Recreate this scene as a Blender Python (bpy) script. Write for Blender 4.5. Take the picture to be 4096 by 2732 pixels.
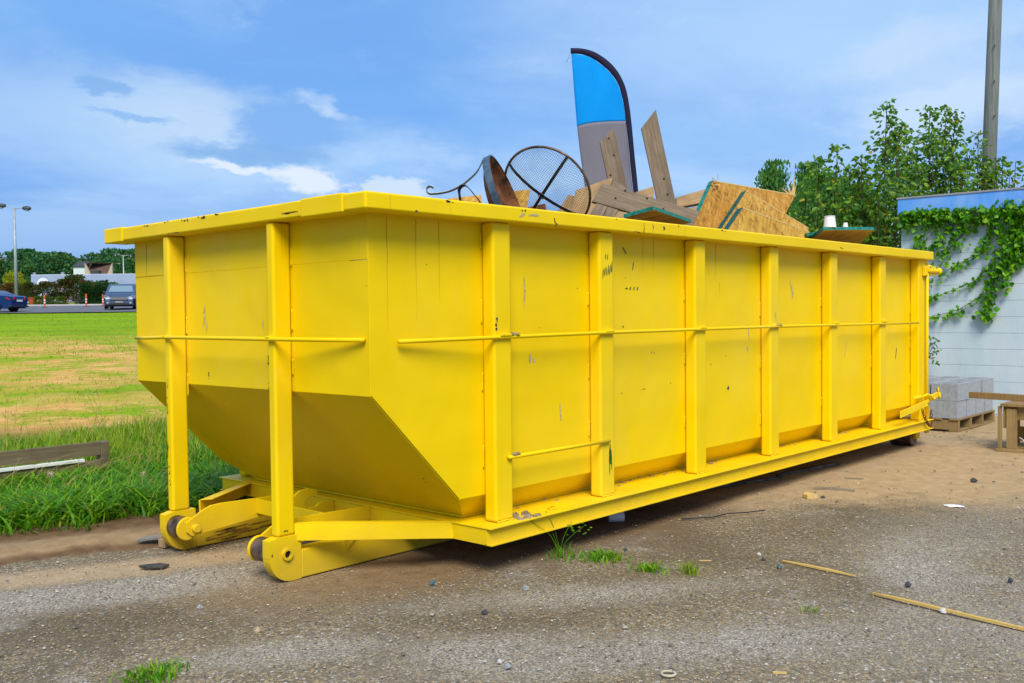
import bpy, math, random
import numpy as np
from mathutils import Vector, Matrix
sc = bpy.context.scene
for o in list(bpy.data.objects):
    bpy.data.objects.remove(o)
random.seed(7)
RNG = np.random.default_rng(11)
COL = sc.collection

# ------------------------------------------------------------------ camera, world, sun, exposure
cam_d = bpy.data.cameras.new("camera")
cam = bpy.data.objects.new("camera", cam_d)
COL.objects.link(cam)
sc.camera = cam
CR = Vector((0.672, -0.741, -0.011)); CU = Vector((0.0290, 0.0120, 0.9995)); CF = Vector((0.7401, 0.6719, -0.0296))
CR = (CR - CF.normalized() * CR.dot(CF.normalized())).normalized(); CF.normalize(); CU = CR.cross(CF)
M = Matrix((CR, CU, -CF)).transposed().to_4x4()
M.translation = Vector((-2.9529, -3.5827, 1.3578))
cam.matrix_world = M
cam_d.sensor_width = 36.0
cam_d.lens = 36.0 * 3925.45 / 4096.0
cam_d.clip_start = 0.05
cam_d.clip_end = 2000.0

sc.view_settings.view_transform = 'Standard'
sc.view_settings.look = 'None'
sc.view_settings.gamma = 1.0
sc.view_settings.use_curve_mapping = False
sc.view_settings.exposure = 0.78

SUN_AZ, SUN_EL = math.radians(227), math.radians(47)
sd = bpy.data.lights.new("sun", 'SUN')
sd.energy = 2.45
sd.angle = math.radians(28)
sd.color = (1.0, 0.90, 0.74)
sun = bpy.data.objects.new("sun", sd)
COL.objects.link(sun)
sv = Vector((math.cos(SUN_AZ) * math.cos(SUN_EL), math.sin(SUN_AZ) * math.cos(SUN_EL), math.sin(SUN_EL)))
sun.rotation_euler = sv.to_track_quat('Z', 'Y').to_euler()
sun.location = (0, 0, 40)


class NT:
    """small helper to write shader graphs"""
    def __init__(self, tree):
        self.t = tree; self.n = tree.nodes; self.l = tree.links
    def link(self, a, b):
        self.l.new(a, b)
    def put(self, sock, v):
        if isinstance(v, bpy.types.NodeSocket): self.l.new(v, sock)
        elif isinstance(v, bpy.types.Node): self.l.new(v.outputs[0], sock)
        else:
            if hasattr(sock, 'default_value'):
                dv = sock.default_value
                if hasattr(dv, '__len__') and not hasattr(v, '__len__'): v = [v] * len(dv)
                if hasattr(dv, '__len__') and len(dv) == 4 and len(v) == 3: v = (*v, 1)
                sock.default_value = v
    def math(self, op, a, b=0.0, c=None, clamp=False):
        m = self.n.new('ShaderNodeMath'); m.operation = op; m.use_clamp = clamp
        self.put(m.inputs[0], a); self.put(m.inputs[1], b)
        if c is not None: self.put(m.inputs[2], c)
        return m.outputs[0]
    def vmath(self, op, a, b=(0, 0, 0)):
        m = self.n.new('ShaderNodeVectorMath'); m.operation = op
        self.put(m.inputs[0], a); self.put(m.inputs[1], b)
        return m.outputs[0]
    def comb(self, x, y, z):
        m = self.n.new('ShaderNodeCombineXYZ')
        for i, v in enumerate((x, y, z)): self.put(m.inputs[i], v)
        return m.outputs[0]
    def sep(self, v):
        m = self.n.new('ShaderNodeSeparateXYZ'); self.put(m.inputs[0], v)
        return m.outputs
    def noise(self, v, scale, detail=4.0, rough=0.55, dist=0.0, color=False):
        m = self.n.new('ShaderNodeTexNoise'); self.put(m.inputs['Vector'], v)
        m.inputs['Scale'].default_value = scale; m.inputs['Detail'].default_value = detail
        m.inputs['Roughness'].default_value = rough; m.inputs['Distortion'].default_value = dist
        return m.outputs['Color' if color else 'Fac']
    def voro(self, v, scale, feature='F1', rand=1.0):
        m = self.n.new('ShaderNodeTexVoronoi'); m.feature = feature; self.put(m.inputs['Vector'], v)
        m.inputs['Scale'].default_value = scale; m.inputs['Randomness'].default_value = rand
        return m.outputs
    def ramp(self, f, stops, interp='LINEAR'):
        m = self.n.new('ShaderNodeValToRGB'); m.color_ramp.interpolation = interp
        e = m.color_ramp.elements
        while len(e) < len(stops): e.new(0.5)
        for el, (p, c) in zip(e, stops):
            el.position = p; el.color = (*c, 1) if hasattr(c, '__len__') else (c, c, c, 1)
        self.put(m.inputs[0], f)
        return m.outputs[0]
    def sstep(self, f, a, b):
        m = self.n.new('ShaderNodeMapRange'); m.interpolation_type = 'SMOOTHSTEP'
        self.put(m.inputs[0], f); m.inputs[1].default_value = a; m.inputs[2].default_value = b
        m.inputs[3].default_value = 0.0; m.inputs[4].default_value = 1.0
        return m.outputs[0]
    def mix(self, f, a, b, blend='MIX'):
        m = self.n.new('ShaderNodeMix'); m.data_type = 'RGBA'; m.blend_type = blend
        self.put(m.inputs[0], f); self.put(m.inputs[6], a); self.put(m.inputs[7], b)
        return m.outputs[2]
    def pos(self):
        return self.n.new('ShaderNodeNewGeometry').outputs['Position']
    def objc(self):
        return self.n.new('ShaderNodeTexCoord').outputs['Object']
    def island(self):
        return self.n.new('ShaderNodeNewGeometry').outputs['Random Per Island']
    def objrand(self):
        return self.n.new('ShaderNodeObjectInfo').outputs['Random']
    def bump(self, h, strength=0.3, dist=0.01):
        m = self.n.new('ShaderNodeBump'); m.inputs['Strength'].default_value = strength
        m.inputs['Distance'].default_value = dist; self.put(m.inputs['Height'], h)
        return m.outputs[0]


world = bpy.data.worlds.new("World")
sc.world = world
world.use_nodes = True
W_ = NT(world.node_tree)
bgn = world.node_tree.nodes['Background']
sky = W_.n.new('ShaderNodeTexSky')
sky.sky_type = 'NISHITA'; sky.sun_disc = False
sky.sun_elevation = SUN_EL; sky.sun_rotation = math.pi / 2 - SUN_AZ
sky.air_density = 1.0; sky.dust_density = 1.5
SKYG = 7.1          # cloud radiance (the background strength of 0.1 brings it back)
gdir = W_.n.new('ShaderNodeTexCoord').outputs['Generated']
sx, sy, sz = W_.sep(gdir)
az = W_.math('ARCTAN2', sy, sx)
el = W_.math('ARCSINE', sz)
wdir = W_.comb(az, W_.math('MULTIPLY', el, 2.0), 0.0)
nA = W_.noise(wdir, 7.0, 10.0, 0.60)
nB = W_.noise(W_.vmath('ADD', wdir, (7.3, 2.1, 0.0)), 9.0, 10.0, 0.62)
nC = W_.noise(wdir, 34.0, 8.0, 0.62); nD = W_.noise(W_.vmath('ADD', wdir, (3.3, 5.1, 0.0)), 34.0, 8.0, 0.62)
azf = W_.math('ADD', az, W_.math('MULTIPLY', W_.math('SUBTRACT', nC, 0.5), 0.060))
elf = W_.math('ADD', el, W_.math('MULTIPLY', W_.math('SUBTRACT', nD, 0.5), 0.024))
azw = W_.math('ADD', azf, W_.math('MULTIPLY', W_.math('SUBTRACT', nA, 0.5), 0.20))
elw = W_.math('ADD', elf, W_.math('MULTIPLY', W_.math('SUBTRACT', nB, 0.5), 0.075))
inv = W_.math('ADD', W_.math('ABSOLUTE', sz), 0.14)
flat = W_.comb(W_.math('DIVIDE', sx, inv), W_.math('DIVIDE', sy, inv), 0.0)
nz = W_.noise(flat, 0.75, 7.0, 0.56, 0.5)
strk = W_.noise(W_.comb(W_.math('MULTIPLY', azw, 3.0), W_.math('MULTIPLY', elw, 15.0), 1.0), 1.6, 7.0, 0.6)
deep = (0.165, 0.395, 0.87); pale = (0.42, 0.65, 0.99); slate = (0.165, 0.36, 0.77)
base = W_.mix(W_.sstep(nz, 0.34, 0.66), deep, pale)
base = W_.mix(W_.math('MULTIPLY', W_.sstep(strk, 0.50, 0.72), 0.35), base, (0.52, 0.73, 1.0))
# the air low down is a greyer blue
low = W_.math('SUBTRACT', 1.0, W_.sstep(el, 0.02, 0.15))
base = W_.mix(W_.math('MULTIPLY', low, 0.8), base, slate)
def blob(a, e, ra, re, soft=0.5, rot=0.0, k=1.0):
    dx = W_.math('SUBTRACT', W_.math('ADD', W_.math('MULTIPLY', azw, k), W_.math('MULTIPLY', azf, 1 - k)), a)
    dy = W_.math('SUBTRACT', W_.math('ADD', W_.math('MULTIPLY', elw, k), W_.math('MULTIPLY', elf, 1 - k)), e)
    c, s = math.cos(rot), math.sin(rot)
    u = W_.math('ADD', W_.math('MULTIPLY', dx, c / ra), W_.math('MULTIPLY', dy, s / ra))
    v = W_.math('ADD', W_.math('MULTIPLY', dx, -s / re), W_.math('MULTIPLY', dy, c / re))
    d = W_.math('SQRT', W_.math('ADD', W_.math('MULTIPLY', u, u), W_.math('MULTIPLY', v, v)))
    return W_.math('SUBTRACT', 1.0, W_.sstep(d, 1.0 - soft, 1.0 + soft))
#        az     el    ra    re   soft  rot  warp  colour   strength
CL = [(1.11, 0.185, 0.17, 0.040, 0.8, 0.10, 0.8, (0.40, 0.62, 0.94), 0.85),
      (1.035, 0.178, 0.065, 0.034, 0.9, 0.2, 1.0, (0.56, 0.73, 0.95), 0.75),
      (0.86, 0.215, 0.20, 0.028, 0.9, 0.22, 0.8, (0.155, 0.405, 0.89), 0.85),
      (1.16, 0.275, 0.11, 0.030, 0.9, 0.1, 0.8, (0.18, 0.44, 0.91), 0.7),
      (0.965, 0.186, 0.062, 0.028, 0.38, -0.1, 0.8, (0.20, 0.435, 0.87), 0.95),
      (0.928, 0.206, 0.026, 0.008, 0.9, 0.25, 0.9, (0.60, 0.76, 0.97), 0.7),
      (1.125, 0.212, 0.026, 0.0080, 0.35, 0.15, 0.25, (0.19, 0.42, 0.83), 0.75),
      (1.10, 0.1865, 0.035, 0.0028, 0.5, 0.1, 0.15, (0.22, 0.47, 0.87), 0.75),
      (0.995, 0.157, 0.075, 0.0105, 0.35, 0.05, 0.45, (0.19, 0.42, 0.82), 0.85),
      (1.000, 0.1425, 0.045, 0.0042, 0.4, 0.12, 0.35, (0.78, 0.86, 0.96), 0.9),
      (0.935, 0.131, 0.032, 0.0115, 0.35, 0.15, 0.45, (0.80, 0.87, 0.98), 0.9),
      (0.858, 0.122, 0.036, 0.0125, 0.25, 0.0, 0.40, (0.66, 0.79, 0.95), 0.9),
      (0.86, 0.145, 0.010, 0.010, 0.6, 0.3, 0.3, (0.30, 0.56, 0.96), 0.7),
      (0.44, 0.262, 0.24, 0.075, 0.9, 0.1, 0.8, (0.46, 0.69, 1.0), 0.85),
      (0.37, 0.205, 0.06, 0.018, 0.6, 0.1, 1.0, (0.29, 0.54, 0.95), 0.8),
      (0.31, 0.185, 0.09, 0.030, 0.7, -0.1, 1.0, (0.62, 0.78, 1.0), 0.85),
      (0.34, 0.235, 0.08, 0.020, 0.8, -0.15, 1.0, (0.60, 0.77, 1.0), 0.7),
      (0.52, 0.170, 0.09, 0.020, 0.8, 0.1, 1.0, (0.26, 0.52, 0.95), 0.7)]
colr = base
for a, e, ra, re, so, ro, k, cc, st in CL:
    colr = W_.mix(W_.math('MULTIPLY', blob(a, e, ra, re, so, ro, k), st), colr, cc)
gain = W_.n.new('ShaderNodeVectorMath'); gain.operation = 'SCALE'
W_.put(gain.inputs[0], colr); gain.inputs['Scale'].default_value = SKYG
final = W_.mix(0.90, sky.outputs[0], gain.outputs[0])
W_.put(bgn.inputs['Color'], final)
bgn.inputs['Strength'].default_value = 0.085

# ------------------------------------------------------------------ materials
MATS = {}
def new_mat(name, rough=0.6, metal=0.0, spec=0.5):
    m = bpy.data.materials.new(name); m.use_nodes = True
    t = NT(m.node_tree); b = m.node_tree.nodes['Principled BSDF']
    b.inputs['Roughness'].default_value = rough; b.inputs['Metallic'].default_value = metal
    b.inputs['Specular IOR Level'].default_value = spec
    MATS[name] = m
    return m, t, b
def plain(name, col, rough=0.6, metal=0.0, var=0.12, scale=6.0, spec=0.4, bump=0.0, bscale=40.0):
    m, t, b = new_mat(name, rough, metal, spec)
    p = t.objc()
    n = t.noise(p, scale, 5.0)
    dk = tuple(c * (1 - var * 1.6) for c in col); lt = tuple(min(1, c * (1 + var)) for c in col)
    t.put(b.inputs['Base Color'], t.ramp(n, [(0.3, dk), (0.7, lt)]))
    if bump: t.put(b.inputs['Normal'], t.bump(t.noise(p, bscale, 4.0), bump, 0.01))
    return m

def yellow_paint(name, grime=0.0):
    m, t, b = new_mat(name, 0.42, 0.0, 0.14)
    p = t.pos(); x, y, z = t.sep(p)
    big = t.noise(p, 1.3, 4.0)
    col = t.ramp(big, [(0.3, (0.81, 0.562, 0.0005)), (0.7, (0.87, 0.618, 0.0007))])
    # thin rust runs below the top rail, each with its own length
    sv_ = t.comb(t.math('MULTIPLY', x, 26.0), t.math('MULTIPLY', y, 26.0), t.math('MULTIPLY', z, 0.55))
    runs = t.sstep(t.noise(sv_, 1.0, 2.0, 0.5, 0.12), 0.69, 0.74)
    top = t.sstep(t.math('ADD', z, t.math('MULTIPLY', t.noise(t.comb(t.math('MULTIPLY', x, 3.0), t.math('MULTIPLY', y, 3.0), 0.0), 1.0, 2.0), 0.9)), 1.75, 2.35)
    col = t.mix(t.math('MULTIPLY', t.math('MULTIPLY', runs, top), 0.20), col, (0.30, 0.13, 0.02))
    # chips down to dark steel
    ch = t.noise(p, 34.0, 3.0, 0.6)
    chm = t.noise(p, 2.2, 3.0)
    chips = t.math('MULTIPLY', t.sstep(ch, 0.735, 0.75), t.sstep(chm, 0.53, 0.60))
    col = t.mix(chips, col, (0.07, 0.05, 0.035))
    # faint scuffs, pale
    sc_ = t.noise(t.vmath('MULTIPLY', p, (9.0, 9.0, 2.2)), 1.0, 6.0, 0.65)
    col = t.mix(t.math('MULTIPLY', t.sstep(sc_, 0.66, 0.74), 0.22), col, (0.62, 0.52, 0.22))
    fade = t.noise(t.vmath('MULTIPLY', p, (0.9, 0.9, 0.5)), 1.0, 6.0, 0.6)
    col = t.mix(t.math('MULTIPLY', t.sstep(fade, 0.48, 0.70), 0.16), col, (0.70, 0.56, 0.09))
    # splashed soil near the ground
    dirt = t.math('SUBTRACT', 1.0, t.sstep(t.math('ADD', z, t.math('MULTIPLY', t.noise(p, 5.0, 6.0, 0.6), 0.30)), 0.10, 0.50))
    col = t.mix(t.math('MULTIPLY', dirt, 0.45 + grime), col, (0.26, 0.17, 0.06))
    t.put(b.inputs['Base Color'], col)
    t.put(b.inputs['Roughness'], t.ramp(t.noise(p, 7.0, 5.0), [(0.3, 0.34), (0.7, 0.56)]))
    hb = t.math('ADD', t.math('MULTIPLY', t.noise(p, 1.9, 2.0), 1.0), t.math('MULTIPLY', t.noise(p, 60.0, 2.0), 0.02))
    t.put(b.inputs['Normal'], t.bump(hb, 0.36, 0.05))
    return m
YEL = yellow_paint("yellow_paint")

def wood(name, c1, c2, axis=2, rough=0.8, grain=60.0):
    m, t, b = new_mat(name, rough, 0.0, 0.2)
    p = t.objc()
    s = [grain, grain, grain]; s[axis] = grain * 0.05
    g = t.noise(t.vmath('MULTIPLY', p, tuple(s)), 1.0, 5.0, 0.6, 0.4)
    blot = t.noise(p, 5.0, 4.0)
    col = t.ramp(g, [(0.25, c1), (0.75, c2)])
    col = t.mix(t.math('MULTIPLY', t.sstep(blot, 0.45, 0.7), 0.45), col, tuple(c * 0.62 for c in c1))
    rnd = t.objrand()
    col = t.mix(t.math('MULTIPLY', rnd, 0.22), col, tuple(c * 0.6 for c in c2))
    t.put(b.inputs['Base Color'], col)
    t.put(b.inputs['Normal'], t.bump(g, 0.35, 0.004))
    return m
GREYW = wood("weathered_wood", (0.115, 0.085, 0.055), (0.31, 0.24, 0.165))
TANW = wood("tan_wood", (0.25, 0.16, 0.075), (0.46, 0.31, 0.155))
LTW = wood("fresh_wood", (0.52, 0.36, 0.12), (0.66, 0.48, 0.20))
OLDW = wood("pallet_wood", (0.20, 0.13, 0.055), (0.36, 0.25, 0.12))
def osb_mat(name, k, big):
    m, t, b = new_mat(name, 0.75, 0.0, 0.25)
    p = t.objc()
    wv_ = t.noise(p, 9.0, 3.0, color=True)
    q = t.vmath('ADD', p, t.vmath('MULTIPLY', wv_, (0.06, 0.06, 0.06)))
    x, y, z = t.sep(q)
    x = t.math('MULTIPLY', x, 2.3); z = t.math('MULTIPLY', z, 2.3)
    u = t.math('ADD', t.math('MULTIPLY', x, 0.55), t.math('MULTIPLY', z, 0.83)); v = t.math('SUBTRACT', t.math('MULTIPLY', z, 0.55), t.math('MULTIPLY', x, 0.83))
    v1 = t.voro(t.comb(t.math('MULTIPLY', u, 7.0), t.math('MULTIPLY', v, 38.0), 0.0), big)
    v2 = t.voro(t.comb(t.math('MULTIPLY', u, 22.0), t.math('MULTIPLY', v, 13.0), 3.0), big)
    cs = t.sep(v1['Color']); cs2 = t.sep(v2['Color'])
    f = t.math('ADD', t.math('MULTIPLY', cs[0], 0.55), t.math('MULTIPLY', cs2[1], 0.45))
    f = t.math('ADD', f, t.math('MULTIPLY', t.math('SUBTRACT', t.noise(p, 3.0, 4.0), 0.5), 0.8))
    sc3 = lambda c: tuple(a * b_ for a, b_ in zip(c, k))
    col = t.ramp(f, [(0.05, sc3((0.30, 0.145, 0.022))), (0.3, sc3((0.46, 0.25, 0.045))), (0.65, sc3((0.57, 0.33, 0.066))), (0.95, sc3((0.68, 0.43, 0.11)))])
    t.put(b.inputs['Base Color'], col)
    t.put(b.inputs['Normal'], t.bump(f, 0.4, 0.004))
    return m
OSB = osb_mat("osb_strands", (1, 1, 1), 1.0)
OSB1 = osb_mat("osb_strands_reddish", (0.92, 0.84, 0.75), 0.8)
OSB3 = osb_mat("osb_strands_golden", (1.0, 1.02, 0.85), 0.55)
TEALD = plain("dark_teal_edge_paint", (0.005, 0.085, 0.060), 0.6, 0, 0.35, 30.0)
TEAL = plain("teal_edge_paint", (0.012, 0.22, 0.17), 0.6, 0, 0.35, 30.0)
STEEL = plain("worn_steel", (0.15, 0.095, 0.068), 0.45, 0.45, 0.55, 16.0, bump=0.2)
RUST = plain("rusty_iron", (0.20, 0.072, 0.026), 0.85, 0.15, 0.6, 9.0, bump=0.5, bscale=60.0)
BLKM = plain("black_iron", (0.035, 0.036, 0.04), 0.45, 0.5, 0.3, 12.0)
BLUEM = plain("blued_band_metal", (0.10, 0.15, 0.19), 0.38, 0.6, 0.45, 9.0)
DARK = plain("dark_hole", (0.012, 0.011, 0.01), 0.9)
WHITEP = plain("white_plastic", (0.78, 0.79, 0.80), 0.4, 0, 0.03)
FABB = None
def fabric(name, col):
    m, t, b = new_mat(name, 0.75, 0.0, 0.2)
    p = t.objc()
    t.put(b.inputs['Base Color'], t.ramp(t.noise(p, 3.0, 4.0), [(0.3, tuple(c * 0.9 for c in col)), (0.7, col)]))
    t.put(b.inputs['Normal'], t.bump(t.noise(t.vmath('MULTIPLY', p, (9, 9, 2.0)), 1.0, 3.0), 0.4, 0.03))
    tr = t.n.new('ShaderNodeBsdfTranslucent'); tr.inputs['Color'].default_value = (*col, 1)
    mx = t.n.new('ShaderNodeMixShader'); mx.inputs[0].default_value = 0.4
    out = t.n['Material Output']
    t.link(b.outputs[0], mx.inputs[1]); t.link(tr.outputs[0], mx.inputs[2]); t.link(mx.outputs[0], out.inputs[0])
    return m
FBLUE = fabric("blue_fabric", (0.002, 0.46, 1.0))
FGREY = fabric("grey_fabric", (0.31, 0.30, 0.36))
FDARK = fabric("navy_sleeve", (0.032, 0.030, 0.075))

def leaf_mat(name, stops, trans=0.35, rough=0.5, spec=0.35):
    m, t, b = new_mat(name, rough, 0.0, spec)
    r = t.island()
    col = t.ramp(r, stops)
    t.put(b.inputs['Base Color'], col)
    tr = t.n.new('ShaderNodeBsdfTranslucent'); t.put(tr.inputs['Color'], t.mix(0.5, col, (0.25, 0.45, 0.02)))
    mx = t.n.new('ShaderNodeMixShader'); mx.inputs[0].default_value = trans
    out = t.n['Material Output']
    t.link(b.outputs[0], mx.inputs[1]); t.link(tr.outputs[0], mx.inputs[2]); t.link(mx.outputs[0], out.inputs[0])
    return m
GRASS = leaf_mat("grass_blades", [(0.0, (0.035, 0.17, 0.002)), (0.45, (0.10, 0.34, 0.003)), (0.8, (0.24, 0.48, 0.004)), (0.93, (0.28, 0.42, 0.006)), (1.0, (0.40, 0.33, 0.07))], 0.45, 0.5)
GRASSF = leaf_mat("field_blades", [(0.0, (0.12, 0.25, 0.002)), (0.6, (0.25, 0.39, 0.003)), (1.0, (0.44, 0.44, 0.02))], 0.35)
STRAW = plain("dry_stalk", (0.26, 0.20, 0.07), 0.8)
PEAR = leaf_mat("pear_leaves", [(0.0, (0.028, 0.125, 0.034)), (0.35, (0.080, 0.22, 0.028)), (0.8, (0.19, 0.36, 0.022)), (0.972, (0.22, 0.38, 0.02)), (0.988, (0.42, 0.26, 0.01)), (1.0, (0.46, 0.30, 0.01))], 0.42, 0.42, 0.4)
IVYM = leaf_mat("ivy_leaves", [(0.0, (0.030, 0.17, 0.010)), (0.5, (0.085, 0.33, 0.010)), (0.85, (0.20, 0.48, 0.010)), (1.0, (0.26, 0.50, 0.012))], 0.45, 0.42)
FARG = leaf_mat("far_tree_leaves", [(0.0, (0.020, 0.085, 0.048)), (0.5, (0.035, 0.135, 0.055)), (0.9, (0.085, 0.19, 0.035)), (1.0, (0.15, 0.17, 0.03))], 0.2, 0.7, 0.1)
FARG2 = leaf_mat("near_tree_leaves", [(0.0, (0.022, 0.12, 0.035)), (0.5, (0.055, 0.20, 0.035)), (0.9, (0.14, 0.28, 0.03)), (1.0, (0.10, 0.18, 0.02))], 0.25, 0.6, 0.2)
MYRT = leaf_mat("crape_myrtle_leaves", [(0.0, (0.020, 0.045, 0.010)), (0.45, (0.045, 0.085, 0.012)), (0.72, (0.085, 0.075, 0.02)), (0.9, (0.16, 0.050, 0.035)), (1.0, (0.36, 0.055, 0.10))], 0.25, 0.6, 0.1)
MYRTR = leaf_mat("red_myrtle_leaves", [(0.0, (0.040, 0.045, 0.014)), (0.4, (0.10, 0.055, 0.025)), (0.8, (0.20, 0.045, 0.035)), (1.0, (0.30, 0.06, 0.06))], 0.25, 0.6, 0.1)
HEDG = leaf_mat("hedge_leaves", [(0.0, (0.030, 0.070, 0.008)), (0.6, (0.07, 0.14, 0.010)), (1.0, (0.15, 0.21, 0.015))], 0.2, 0.6, 0.1)
CONI = leaf_mat("conifer_leaves", [(0.0, (0.006, 0.026, 0.008)), (0.7, (0.014, 0.052, 0.010)), (1.0, (0.030, 0.085, 0.012))], 0.1, 0.7, 0.1)
YELL = leaf_mat("yellow_shrub_leaves", [(0.0, (0.16, 0.21, 0.012)), (1.0, (0.42, 0.40, 0.015))], 0.3, 0.6, 0.1)
BARK = plain("bark", (0.13, 0.105, 0.08), 0.9, 0, 0.4, 12.0, bump=0.6)
TWIG = plain("red_brown_twig", (0.085, 0.045, 0.03), 0.8)

# ------------------------------------------------------------------ mesh helpers
ORG = {}
def thing(name, label, cat, loc=(0, 0, 0), rotz=0.0, group=None, local=False):
    o = bpy.data.objects.new(name, None); COL.objects.link(o)
    o.empty_display_size = 0.1
    o.location = loc; o.rotation_euler = (0, 0, rotz)
    o['label'] = label; o['category'] = cat
    if group: o['group'] = group
    ORG[o.name] = (0.0, 0.0, 0.0) if local else tuple(loc)
    return o
def tag(o, label, cat, group=None):
    o['label'] = label; o['category'] = cat
    if group: o['group'] = group
    return o
def struct(o):
    o['kind'] = 'structure'; return o
def stuff(o):
    o['kind'] = 'stuff'; return o

class MB:
    def __init__(self, T=None):
        self.v = []; self.f = []; self.T = T
    def add(self, vs, fs):
        k = len(self.v)
        self.v += [tuple(p) for p in vs]; self.f += [tuple(i + k for i in f) for f in fs]
        return self
    def box(self, x0, x1, y0, y1, z0, z1):
        return self.add([(x0, y0, z0), (x1, y0, z0), (x1, y1, z0), (x0, y1, z0), (x0, y0, z1), (x1, y0, z1), (x1, y1, z1), (x0, y1, z1)],
                        [(0, 3, 2, 1), (4, 5, 6, 7), (0, 1, 5, 4), (1, 2, 6, 5), (2, 3, 7, 6), (3, 0, 4, 7)])
    def prism(self, pts, vec):
        pts = [Vector(p) for p in pts]; vec = Vector(vec); n = len(pts)
        nrm = Vector((0, 0, 0))
        for i in range(n): nrm += (pts[i] - pts[0]).cross(pts[(i + 1) % n] - pts[0])
        if nrm.dot(vec) > 0: pts = pts[::-1]
        vs = pts + [p + vec for p in pts]
        fs = [tuple(range(n)), tuple(range(2 * n - 1, n - 1, -1))]
        fs += [((i + 1) % n, i, i + n, (i + 1) % n + n) for i in range(n)]
        return self.add(vs, fs)
    def cyl(self, p0, p1, r0, r1=None, n=14, cap=True):
        p0 = Vector(p0); p1 = Vector(p1); r1 = r0 if r1 is None else r1
        d = (p1 - p0).normalized(); a = d.orthogonal().normalized(); b = d.cross(a)
        vs = []
        for p, r in ((p0, r0), (p1, r1)):
            vs += [p + (a * math.cos(6.28319 * i / n) + b * math.sin(6.28319 * i / n)) * r for i in range(n)]
        fs = [(i, (i + 1) % n, (i + 1) % n + n, i + n) for i in range(n)]
        if cap: fs += [tuple(range(n - 1, -1, -1)), tuple(range(n, 2 * n))]
        return self.add(vs, fs)
    def tube(self, path, r, n=8, rs=None):
        path = [Vector(p) for p in path]; k = len(path); vs = []; fs = []
        a = None
        for i, p in enumerate(path):
            d = (path[min(i + 1, k - 1)] - path[max(i - 1, 0)]).normalized()
            if a is None: a = d.orthogonal().normalized()
            a = (a - d * a.dot(d)).normalized(); b = d.cross(a)
            rr = rs[i] if rs else r
            vs += [p + (a * math.cos(6.28319 * j / n) + b * math.sin(6.28319 * j / n)) * rr for j in range(n)]
        for i in range(k - 1):
            fs += [(i * n + j, i * n + (j + 1) % n, (i + 1) * n + (j + 1) % n, (i + 1) * n + j) for j in range(n)]
        fs += [tuple(range(n - 1, -1, -1)), tuple(range((k - 1) * n, k * n))]
        return self.add(vs, fs)
    def strip(self, path, wdir, w, t):
        """flat bar following a path: width w along wdir, thickness t"""
        path = [Vector(p) for p in path]; wd = Vector(wdir).normalized(); k = len(path); vs = []; fs = []
        for i, p in enumerate(path):
            d = (path[min(i + 1, k - 1)] - path[max(i - 1, 0)]).normalized()
            nn = d.cross(wd).normalized()
            for su, sn in ((-1, -1), (1, -1), (1, 1), (-1, 1)):
                vs.append(p + wd * (su * w / 2) + nn * (sn * t / 2))
        for i in range(k - 1):
            fs += [(i * 4 + j, i * 4 + (j + 1) % 4, (i + 1) * 4 + (j + 1) % 4, (i + 1) * 4 + j) for j in range(4)]
        fs += [(3, 2, 1, 0), tuple((k - 1) * 4 + j for j in range(4))]
        return self.add(vs, fs)
    def lathe(self, prof, c, axis, n=28):
        """profile of (radius, height) along axis from c"""
        ax_ = Vector(axis).normalized(); a = ax_.orthogonal().normalized(); b = ax_.cross(a); c = Vector(c); vs = []; fs = []
        for r, h in prof:
            vs += [c + ax_ * h + (a * math.cos(6.28319 * j / n) + b * math.sin(6.28319 * j / n)) * r for j in range(n)]
        for i in range(len(prof) - 1):
            fs += [(i * n + j, i * n + (j + 1) % n, (i + 1) * n + (j + 1) % n, (i + 1) * n + j) for j in range(n)]
        return self.add(vs, fs)
    def build(self, name, mat, parent=None, bevel=0.0, seg=2, smooth=False, org=None):
        vs = self.v
        if self.T: vs = [self.T(*p) for p in vs]
        if parent is not None:
            q = parent
            while q.parent is not None: q = q.parent
            ox, oy, oz = ORG.get(q.name, (0, 0, 0))
            vs = [(p[0] - ox, p[1] - oy, p[2] - oz) for p in vs]
        loc = None
        if parent is None and org is not None:
            vs = [(p[0] - org[0], p[1] - org[1], p[2] - org[2]) for p in vs]; loc = org
        me = bpy.data.meshes.new(name); me.from_pydata([tuple(p) for p in vs], [], self.f); me.update()
        o = bpy.data.objects.new(name, me); COL.objects.link(o)
        if loc: o.location = loc
        for mm in (mat if isinstance(mat, (list, tuple)) else [mat]): me.materials.append(mm)
        if parent is not None: o.parent = parent
        if smooth: me.polygons.foreach_set('use_smooth', [True] * len(me.polygons))
        if bevel:
            bv = o.modifiers.new("bevel", 'BEVEL'); bv.width = bevel; bv.segments = seg; bv.limit_method = 'ANGLE'
            bv.angle_limit = math.radians(35)
            if seg > 2:
                bv.harden_normals = True
                me.polygons.foreach_set('use_smooth', [True] * len(me.polygons))
        return o

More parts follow.
